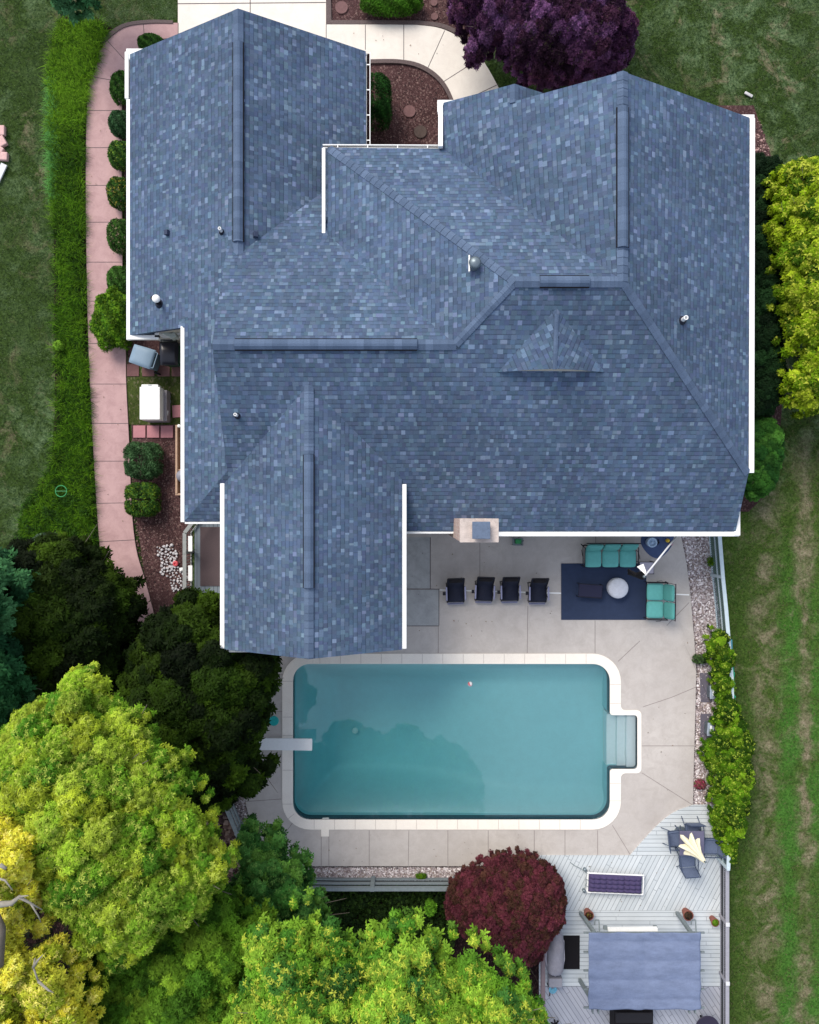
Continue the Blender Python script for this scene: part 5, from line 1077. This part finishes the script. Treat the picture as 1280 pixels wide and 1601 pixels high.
# green wire ring in the ground cover
m = MB(); q = P(98, 768, .3)
m.tube([(q.x+.19*math.cos(t/20*6.283), q.y+.19*math.sin(t/20*6.283), .42) for t in range(20)], .014, 6, closed=True)
for a_ in range(4): t = a_*math.pi/2+.4; m.tube([(q.x+.19*math.cos(t), q.y+.19*math.sin(t), .42), (q.x+.19*math.cos(t), q.y+.19*math.sin(t), .0)], .01, 5)
m.tube([(q.x-.19, q.y, .42), (q.x+.19, q.y, .42)], .01, 5); tag(m.build('plant_hoop', plain('green_wire', srgb(60,150,90), .5)), 'green wire hoop support standing in the ground cover', 'plant support')
m = MB(); m.box(P(1170, 148, .03), (.3, .10, .05), rz=-.5); tag(m.build('splash_block', M_STONE, bevel=.02), 'pale stone block in the grass beyond the north-east roof corner', 'stone')
# ================================================================== PLANTS
# clipped round shrubs
def shrub(label, px, rx, ry, h, pal, name='round_shrub', group=None, n=2600, size=.035, k=5, wild=.6, cat_='shrub', z0=0.0, tip=None, tipf=0, flat=.88, lump=.04, rz=0.0, stem=True):
    q = P(px[0], px[1], h*.55); root = thing(name, label, cat_, (q.x, q.y, z0), 0, group); n = int(n*1.7); size = size*1.12
    d = rng.normal(size=(n, 3)); d /= np.linalg.norm(d, axis=1, keepdims=True); d[:, 2] = np.where(d[:, 2] < -.35, -d[:, 2], d[:, 2])
    sgn = np.sign(d)*np.abs(d)**flat; n = n; rr = np.where(rng.uniform(0, 1, n) < .7, rng.uniform(.84, 1.0, n), rng.uniform(.45, .9, n))*(1+lump*np.sin(d[:, 0]*6+1)*np.cos(d[:, 1]*5+px[0])); x = sgn[:, 0]*rx*rr; y = sgn[:, 1]*ry*rr
    c, s = math.cos(rz), math.sin(rz); cen = np.c_[x*c-y*s+q.x, x*s+y*c+q.y, z0+h*.5+sgn[:, 2]*h*.5*rr]
    pal = np.array(pal); f = rng.uniform(0, 1, n)[:, None]; a = rng.integers(0, len(pal), n); b = rng.integers(0, len(pal), n); col = pal[a]*f+pal[b]*(1-f); clus = .8+.3*np.sin(d[:, 0]*9+d[:, 1]*7+px[1])[:, None]; col = col*clus
    if tip is not None: m_ = (rng.uniform(0, 1, n) < tipf)[:, None]; col = np.where(m_, np.array(tip), col)
    V, Q, Cc = leaves(cen, d*.8+rng.normal(0, wild, (n, 3))+[0, 0, .3], size*rng.uniform(.7, 1.3, n), col, k); quads_mesh('foliage', V, Q, Cc, M_LEAF, root)
    if stem:
        m = MB(); 
        for i in range(7): t = i*.9; m.tube([(q.x, q.y, z0), (q.x+rx*.2*math.cos(t), q.y+ry*.2*math.sin(t), z0+h*.3), (q.x+rx*.4*math.cos(t+.2), q.y+ry*.4*math.sin(t+.2), z0+h*.6)], [.03, .02, .008], 6)
        m.build('stems', M_BARK, root)
    return root
PG = [srgb(44,84,30), srgb(70,116,44), srgb(92,136,58), srgb(36,70,30)]
PGL = [srgb(104,150,30), srgb(130,172,46), srgb(76,124,28)]
G1 = 'clipped round shrubs beside the rose walkway'
def shr(lab, x, y, rx, ry, h, pal=PG, **kw): return shrub(lab, (x, y), rx*.0222, ry*.0222, h, pal, **kw)
shr('clipped shrub peeping out above the west wing roof by the walkway bend', 236, 68, 21, 12, .7, group=G1)
shr('dark clipped shrub nearest the walkway bend, topmost of the west wall row', 190, 138, 17, 25, .8, group=G1)
shr('blue-green clipped shrub second in the west wall row', 188, 194, 17, 20, .75, [srgb(52,92,52), srgb(84,124,84), srgb(40,76,44)], group=G1)
shr('clipped shrub with bright lime centre, third in the west wall row', 188, 243, 18, 22, .75, group=G1, tip=srgb(140,170,60), tipf=.12)
shr('clipped shrub with yellowed leaves, fourth in the west wall row', 187, 302, 19, 25, .8, group=G1, tip=srgb(170,160,70), tipf=.10)
shr('large clipped shrub with pale twigs, fifth in the west wall row', 187, 369, 19, 27, .8, group=G1, tip=srgb(150,140,110), tipf=.07)
shr('clipped shrub tucked against the big loose green bush', 186, 441, 18, 25, .8, [srgb(60,104,36), srgb(90,136,60)], group=G1)
shr('big loose bright green bush with a few white flowers beside the walkway', 177, 500, 30, 46, 1.1, PGL, n=4200, size=.055, lump=.16, name='leafy_bush', group=None, tip=srgb(50,90,24), tipf=.25)
shr('wide clipped shrub just below the three square pavers', 224, 720, 29, 29, .85, [srgb(60,96,56), srgb(96,134,90), srgb(44,78,42)], n=3800, group='clipped shrubs below the pavers', flat=.62)
shr('clipped shrub lower of the pair above the bare soil', 223, 781, 27, 27, .8, PG, n=3600, group='clipped shrubs below the pavers', flat=.62, tip=srgb(110,140,40), tipf=.2)
shr('tall rounded dark green shrub against the west wing inside the courtyard bed', 586, 160, 26, 36, 1.5, [srgb(28,66,24), srgb(50,96,40), srgb(36,80,30)], n=5200, flat=.62)
shr('long rounded green hedge cut by the top edge above the front walkway', 612, 2, 50, 22, .7, [srgb(60,110,24), srgb(88,140,40)], n=4500, name='low_hedge')
shr('small yellow-green bush at the corner of the side deck', 303, 803, 10, 12, .5, PGL, n=500, name='small_bush')
shr('single bright green seedling in the dark ivy below the pool', 673, 1418, 9, 13, .5, [srgb(110,170,40), srgb(130,190,60)], n=260, size=.06, name='seedling', flat=1)
shr('silvery green mound at the lower end of the ground cover', 74, 853, 25, 20, .7, [srgb(70,96,74), srgb(104,128,104)], n=2200, name='silver_shrub', group='silvery mounds')
shr('smaller silvery green mound nearer the rose walkway', 131, 884, 17, 14, .6, [srgb(60,84,66), srgb(90,112,90)], n=1400, name='silver_shrub', group='silvery mounds')
shr('pale tufts growing through the gravel beside the drain line end', 1111, 878, 5, 8, .3, PGL, n=160, name='weed', group=None)
shr('loose clump of weeds growing at the top of the bright vine', 1094, 1030, 12, 8, .3, [srgb(90,120,70), srgb(70,100,50)], n=260, name='weed')
shr('small clump of pink flowers in the east gravel strip', 1094, 1226, 9, 8, .2, [srgb(200,80,120), srgb(170,70,100), srgb(120,120,80)], n=260, name='flower_clump', cat_='flowers')
shr('pink-red flower head beside the fence under the dark tree', 338, 1271, 6, 6, .5, [srgb(200,40,90), srgb(170,30,70)], n=200, name='flower_clump', cat_='flowers')
shr('small green weed at the foot of the three-board fence', 658, 1369, 9, 4, .2, PGL, n=160, name='weed')
shr('light green tuft in the ornamental grass border', 93, 541, 7, 7, .55, [srgb(130,180,50), srgb(150,200,70)], n=160, name='weed', size=.05)
# maroon barberry-like shrub: dense fine leaves
def bigmass(name, label, outline, z0, z1, pal, size, per, rc, cat_, base=None, r0=.05, zc=None, **kw):
    zc = z1*.45 if zc is None else zc; pw = [tuple(p[:2]) for p in PP(outline, zc)]; cx_ = sum(p[0] for p in pw)/len(pw); cy_ = sum(p[1] for p in pw)/len(pw)
    root, c_ = tree(name, label, outline, z0, z1, base or (cx_, cy_, 0), rc, per, size, pal, r0=r0, cat_=cat_, zc=zc, **kw); return root
bigmass('maroon_shrub', 'large dome-shaped maroon shrub between the deck and the dark ivy', [(702,1385),(725,1362),(760,1342),(790,1332),(826,1336),(858,1352),(876,1372),(882,1398),(878,1432),(862,1458),(848,1486),(828,1500),(800,1503),(765,1482),(725,1455),(697,1425)], .8, 2.3, [srgb(104,52,64), srgb(78,42,48), srgb(116,58,70), srgb(76,52,42), srgb(94,62,52)], .05, 420, .17, 'shrub', k=6, spacing=.7, dome=.6, wild=1.1, clvar=.10, tip=srgb(124,52,76), tipf=.10)
bigmass('purple_tree', 'large purple-leaved tree spreading over the front walkway at the top', [(700,-80),(704,-20),(703,30),(712,52),(735,62),(738,85),(727,92),(732,118),(746,112),(758,92),(776,96),(800,125),(830,150),(900,150),(955,130),(976,108),(980,85),(962,62),(954,40),(964,15),(985,-20),(985,-80)], 2.2, 4.3, [srgb(92,56,94), srgb(58,30,58), srgb(118,80,122), srgb(44,24,42), srgb(94,56,84)], .07, 620, .27, 'tree', k=5, spacing=.6, dome=.5, wild=.9, clvar=.35, base=tuple(P(850, 20, 0)), tip=srgb(58,60,34), tipf=.06, r0=.14)
bigmass('yellow_green_tree', 'yellow-green tree with upright tufts beyond the east gutter', [(1190,292),(1212,268),(1235,275),(1262,266),(1300,262),(1360,300),(1370,600),(1330,650),(1275,640),(1250,652),(1226,630),(1214,600),(1222,565),(1206,545),(1214,505),(1196,480),(1208,450),(1194,420),(1206,395),(1190,365),(1196,330)], 1.8, 4.2, [srgb(132,162,22), srgb(90,124,14), srgb(170,192,44), srgb(60,92,12)], .105, 170, .22, 'tree', k=5, spacing=.85, dome=.5, base=tuple(P(1268, 450, 0)), tip=srgb(206,214,80), tipf=.3, r0=.12, width=.5, clvar=.32)
bigmass('dark_hedge', 'dark evergreen hedge squeezed between the east gutter and the yellow-green tree', [(1150,255),(1196,262),(1204,300),(1200,400),(1206,500),(1208,580),(1198,650),(1150,650)], .6, 1.7, [srgb(26,52,26), srgb(40,72,38), srgb(20,40,22)], .06, 420, .3, 'hedge', k=5, clvar=.2)
bigmass('green_bush', 'mid green bush beyond the lower east corner of the house roof', [(1150,655),(1196,660),(1208,690),(1207,725),(1196,760),(1178,780),(1164,770),(1150,740)], .5, 1.4, [srgb(60,110,40), srgb(40,84,34), srgb(84,136,54)], .07, 420, .26, 'shrub')
bigmass('blue_green_tree', 'blue-green leafy tree cut by the top edge above the ornamental grass', [(82,-60),(88,4),(100,22),(118,34),(136,24),(150,30),(160,2),(168,-60)], 2, 3.4, [srgb(60,110,66), srgb(84,136,90), srgb(44,90,54)], .12, 200, .32, 'tree', base=tuple(P(125, -40, 0)))
# vine on the fence
bigmass('climbing_vine', 'bright green vine smothering the east fence beside the gravel', [(1108,985),(1118,980),(1136,1000),(1140,1050),(1140,1092),(1152,1100),(1156,1130),(1170,1150),(1165,1180),(1170,1200),(1164,1260),(1154,1290),(1146,1300),(1146,1340),(1136,1345),(1120,1310),(1108,1270),(1110,1210),(1098,1185),(1100,1160),(1116,1140),(1118,1080),(1112,1050),(1104,1020)], .45, 1.25, [srgb(82,122,16), srgb(56,92,12), srgb(108,144,28), srgb(38,68,10)], .06, 150, .15, 'vine', k=3, width=.8, spacing=.9, tip=srgb(176,198,70), tipf=.14, zj=.5, clvar=.3, r0=.03)
# big trees
DK = [srgb(60,76,14), srgb(40,54,10), srgb(84,100,22), srgb(28,38,8)]
tree('dark_tree', 'very dark olive tree left of the rose walkway end', [(8,872),(40,850),(78,842),(118,850),(146,872),(168,898),(186,906),(194,925),(214,952),(200,972),(206,988),(188,1003),(194,1040),(180,1058),(166,1082),(120,1100),(70,1118),(25,1090),(-10,1040),(-12,930)], 2.2, 4.6, tuple(P(115, 965, 0)), .50, 430, .135, [np.array(c)*.60*np.array([.80,1.08,1.0]) for c in DK], r0=.15, group='very dark olive trees', k=5, clvar=.35, spacing=.7)
tree('dark_tree', 'very dark olive tree between the south wing roof and the diving board', [(250,966),(268,940),(298,930),(336,938),(350,985),(400,1008),(424,1026),(430,1045),(414,1062),(420,1085),(404,1105),(414,1130),(404,1150),(388,1170),(396,1195),(420,1205),(424,1226),(404,1218),(398,1238),(384,1225),(366,1232),(352,1262),(322,1268),(290,1250),(262,1225),(232,1165),(206,1120),(193,1085),(206,1050),(218,1012)], 2.2, 4.5, tuple(P(325, 1095, 0)), .50, 430, .135, [np.array(c)*.66*np.array([.78,1.10,1.0]) for c in DK], r0=.16, group='very dark olive trees', k=5, clvar=.40, spacing=.7)
tree('blue_green_tree', 'blue-green tree at the left edge above the large lime tree', [(-90,870),(-10,872),(12,890),(28,905),(22,945),(14,965),(6,1000),(22,1030),(36,1060),(30,1100),(38,1140),(20,1180),(-90,1200)], 4.5, 7.0, tuple(P(-30, 1020, 0)), .55, 420, .13, [srgb(52,104,60), srgb(80,132,84), srgb(36,80,50)], clvar=.3)
T1o = [(-70,1170),(0,1150),(22,1118),(52,1100),(80,1092),(92,1062),(118,1052),(148,1068),(150,1092),(180,1112),(212,1122),(228,1150),(240,1172),(278,1182),(274,1210),(296,1232),(304,1262),(326,1282),(322,1312),(332,1330),(356,1352),(352,1376),(328,1392),(330,1424),(296,1446),(250,1462),(235,1490),(190,1500),(130,1460),(60,1380),(20,1280),(-70,1250)]
tree('lime_green_tree', 'huge lime green tree filling the lower left with rounded leafy clumps', T1o, 7.4, 10.2, tuple(P(120, 1290, 0)), .27, 210, .076, [srgb(140,174,48), srgb(108,154,38), srgb(168,190,62), srgb(80,128,32), srgb(160,176,48)], r0=.24, k=6, width=.34, clvar=.28, spacing=.78, nl=22, zc=8.4, tip=srgb(192,206,92), tipf=.22, zj=.60, thick=.6)
tree('yellow_tree', 'tree with golden yellow leaves and bare pale branches in the lower left corner', [(-90,1250),(-10,1255),(30,1268),(64,1300),(78,1340),(82,1372),(50,1404),(72,1448),(106,1470),(118,1510),(150,1560),(136,1590),(140,1700),(-90,1700)], 9.0, 11.0, tuple(P(-6, 1440, 0)), .28, 210, .078, [srgb(232,220,64), srgb(214,212,66), srgb(156,174,48), srgb(246,232,84)], r0=.20, k=6, width=.36, clvar=.2, spacing=.85, nl=16, zc=9.6, tip=srgb(255,238,130), tipf=.3, zj=.5)
tree('shaded_green_tree', 'darker green tree in the gap between the lime and bottom centre trees', [(120,1480),(190,1440),(290,1415),(345,1400),(372,1430),(420,1450),(400,1540),(360,1640),(330,1720),(110,1720),(120,1560)], 6.2, 8.6, tuple(P(270, 1540, 0)), .29, 210, .08, [srgb(96,140,36), srgb(66,108,28), srgb(124,160,46)], clvar=.35, k=6, width=.36)
tree('mid_green_tree', 'mid green tree leaning over the lower left pool corner fence', [(345,1440),(350,1400),(378,1372),(384,1345),(374,1310),(384,1296),(402,1304),(412,1322),(428,1302),(440,1316),(442,1340),(470,1350),(482,1370),(478,1390),(496,1408),(502,1440),(528,1462),(500,1490),(380,1490)], 3.4, 5.8, tuple(P(415, 1405, 0)), .28, 200, .085, [srgb(66,118,50), srgb(90,144,66), srgb(48,92,40), srgb(104,150,60)], clvar=.3, zj=.55, tip=srgb(130,170,84), tipf=.15)
tree('bright_green_tree', 'bright green star-leaved tree with yellow tips along the bottom centre', [(352,1720),(346,1590),(372,1556),(396,1520),(380,1480),(400,1452),(436,1444),(470,1448),(492,1468),(520,1462),(548,1490),(560,1498),(575,1478),(612,1462),(640,1450),(668,1466),(684,1492),(705,1506),(720,1490),(748,1496),(762,1518),(790,1524),(812,1540),(832,1556),(828,1578),(850,1592),(862,1640),(860,1720)], 7.3, 10.2, tuple(P(600, 1640, 0)), .29, 200, .095, [srgb(108,158,42), srgb(76,128,38), srgb(140,180,58), srgb(60,108,44), srgb(124,168,50)], r0=.22, k=6, width=.36, tip=srgb(206,214,80), tipf=.26, clvar=.32, spacing=.8, nl=20, zj=.6, zc=8.4, thick=.6)
# bare pale limbs showing through the yellow tree
bl = thing('dead_limb', 'forked bare pale limb sticking out of the golden tree at the left edge', 'branch', tuple(P(0, 1420, 8.5)))
m = MB(); z = 11.2
m.tube([P(-12,1415,z), P(18,1412,z), P(30,1402,z+.1), P(48,1412,z), P(66,1422,z-.1)], [.07, .055, .04, .022, .008], 7); m.tube([P(30,1402,z+.1), P(44,1400,z+.2)], [.03, .008], 6); m.tube([P(48,1412,z), P(60,1432,z-.1), P(64,1442,z-.2)], [.022, .014, .005], 6)
m.build('bare_wood', M_PALEBARK, bl, smooth=True); m = MB(); m.tube([P(-2,1510,z-.3), P(2,1452,z-.3), P(-6,1430,z-.2)], [.10, .09, .07], 8); m.build('broken_stem', M_BARK, bl, smooth=True); m = MB(); m.tube([P(-8,1372,z), P(8,1376,z+.1), P(20,1392,z+.1)], [.03, .022, .008], 6); m.tube([P(0,1352,z), P(10,1358,z)], [.05, .03], 6)
m.tube([P(52,1512,z+.1), P(60,1500,z+.2), P(68,1492,z+.2)], [.03, .02, .006], 6); m.tube([P(60,1534,z+.1), P(76,1548,z+.2), P(84,1552,z+.2)], [.03, .02, .006], 6); m.tube([P(55,1498,z), P(52,1512,z+.1), P(60,1534,z+.1)], [.02, .02, .02], 6)
m.build('bare_wood', M_PALEBARK, bl, smooth=True)

# ornamental grass border: arching blades
def blades(poly, n, L, z0, cols, nb=26, w_=.007, spread=1.0, seg=3, parent=None, name='ornamental_grass', up=.75):
    x, y = sample_in(poly, n); N = n*nb; bx = np.repeat(x, nb)+rng.normal(0, .03, N); by = np.repeat(y, nb)+rng.normal(0, .03, N); th = rng.uniform(0, 6.283, N); len_ = L*rng.uniform(.55, 1.15, N); out = rng.uniform(.25, 1.0, N)*spread
    d = np.c_[np.cos(th), np.sin(th)]; s = np.c_[-np.sin(th), np.cos(th)]; V = np.zeros((N, (seg+1)*2, 3)); W = w_*rng.uniform(.7, 1.5, N)
    for k in range(seg+1):
        t = k/seg; r_ = len_*out*(t**1.25); z = z0+len_*up*(math.sin(t*2.3)*.9)*(1.15-out*.55); wk = W*(1-.85*t)
        for j, sg in enumerate((-1, 1)): V[:, k*2+j, 0] = bx+d[:, 0]*r_+s[:, 0]*wk*sg; V[:, k*2+j, 1] = by+d[:, 1]*r_+s[:, 1]*wk*sg; V[:, k*2+j, 2] = z
    base = np.arange(N)[:, None]*(seg+1)*2; Q = np.concatenate([base+np.array([2*k, 2*k+1, 2*k+3, 2*k+2]) for k in range(seg)], 0); cols = np.array(cols); clump = np.repeat(cols[rng.integers(0, len(cols), n)]*rng.uniform(.7, 1.3, (n, 1)), nb, axis=0)*rng.uniform(.75, 1.3, (N, 1)); Cc = np.repeat(clump, (seg+1)*2, axis=0)
    o = quads_mesh(name, V.reshape(-1, 3), Q, Cc, M_LEAF, parent); return o
bord = [(95,30),(82,70),(77,120),(76,200),(82,300),(86,400),(86,550),(86,640),(84,720),(60,762),(38,800),(28,840),(60,850),(145,850),(144,790),(140,700),(134,600),(129,480),(127,350),(127,250),(130,170),(140,120),(155,75),(168,50),(150,30)]
bw = [tuple(p[:2]) for p in PP(bord, .2)]
o = blades(bw, 1500, .50, 0, [srgb(72,116,14), srgb(46,84,12), srgb(96,140,24), srgb(28,56,10)]); o['kind'] = 'stuff'
up_ = [tuple(p[:2]) for p in PP([(95,30),(80,80),(78,200),(128,200),(132,150),(150,85),(165,45)], .2)]
o = blades(up_, 260, .50, .02, [srgb(96,142,24), srgb(112,156,32)]); o['kind'] = 'stuff'
lw = [tuple(p[:2]) for p in PP([(84,100),(77,120),(75,200),(78,310),(84,310),(84,200),(84,120)], .2)]
o = blades(lw, 110, .42, .0, [srgb(92,152,76), srgb(104,164,86)], name='ornamental_grass'); o['kind'] = 'stuff'
sheet('border_soil', [(95,26),(80,70),(76,200),(84,300),(86,640),(80,730),(36,800),(25,850),(150,860),(146,790),(138,600),(134,480),(132,250),(136,150),(160,62),(175,45),(150,26)], -.01, M_DMULCH)
# dark ivy below the fence and under the trees
def ivy(poly, n, z, pal, size, name):
    pw = [tuple(p[:2]) for p in PP(poly, z)]; x, y = sample_in(pw, n); pal = np.array(pal); c = pal[rng.integers(0, len(pal), n)]*rng.uniform(.6, 1.4, (n, 1)); zz = z+.10*np.sin(x*5)*np.cos(y*6)+rng.uniform(-.08, .12, n)
    V, Q, Cc = leaves(np.c_[x, y, zz], rng.normal(0, .5, (n, 3))+[0, 0, 1], size*rng.uniform(.7, 1.3, n), c, 4, .7); o = quads_mesh(name, V, Q, Cc, M_LEAF); o['kind'] = 'stuff'
ivy([(480,1384),(700,1384),(720,1440),(700,1500),(640,1520),(480,1500)], 8000, .15, [srgb(36,58,18), srgb(26,44,14), srgb(50,74,26)], .07, 'ivy_ground_cover')
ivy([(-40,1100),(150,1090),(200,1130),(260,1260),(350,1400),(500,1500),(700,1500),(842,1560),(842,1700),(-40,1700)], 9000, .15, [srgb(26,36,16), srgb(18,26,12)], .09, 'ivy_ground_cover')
ivy([(40,780),(90,750),(140,760),(148,850),(150,900),(60,880),(20,850)], 4000, .12, [srgb(40,70,20), srgb(56,92,28)], .06, 'ground_cover')
# short turf blades over the visible lawn so that it catches light like grass
def turf(poly, n, cols, L=.06):
    pw = [tuple(p[:2]) for p in PP(poly, 0)]; o = blades(pw, n, L, -.03, cols, nb=5, w_=.006, seg=1, name='lawn_blades', up=.7); o['kind'] = 'stuff'; return o
turf([(-30,-30),(90,-30),(76,100),(72,300),(80,700),(20,820),(-30,870)], 3500, [srgb(60,84,44), srgb(92,112,74), srgb(40,64,32)])
turf([(985,-30),(1310,-30),(1310,262),(1215,262),(1185,180),(1140,165),(1080,140),(985,105)], 3500, [srgb(54,78,40), srgb(96,114,82), srgb(38,60,30)])
turf([(1215,640),(1310,640),(1310,1640),(1140,1640),(1140,1345),(1172,1200),(1150,1100),(1140,850),(1160,780)], 5000, [srgb(70,84,44), srgb(60,100,40), srgb(104,100,72)])
turf([(165,-30),(276,-30),(276,28),(190,34),(165,45)], 1200, [srgb(70,96,52), srgb(100,120,84)])
# scattered fallen leaves on the paving
pv_ = []
for poly, n in (([(600,845),(870,850),(870,1015),(640,1015)], 26), ([(480,1300),(840,1300),(840,1350),(480,1350)], 16), ([(860,1345),(1110,1345),(1110,1450),(880,1450)], 26), ([(1010,1000),(1080,1000),(1080,1250),(1010,1250)], 10), ([(520,45),(700,60),(700,90),(580,80)], 8), ([(140,200),(185,200),(195,850),(160,850)], 22)):
    pw = [tuple(p[:2]) for p in PP(poly, .08)]; x, y = sample_in(pw, n); c = np.array([srgb(110,100,60), srgb(80,70,50), srgb(120,84,50)])[rng.integers(0, 3, n)]; pv_.append(leaves(np.c_[x, y, np.full(n, .075)+ (.04 if poly[0][0] == 860 else 0)], rng.normal(0, .1, (n, 3))+[0, 0, 1], rng.uniform(.015, .03, n), c, 3, .8, droop=.0, jit=0))
V, Q, Cc = cat(pv_); quads_mesh('fallen_leaves', V, Q, Cc, M_LEAF)['kind'] = 'stuff'
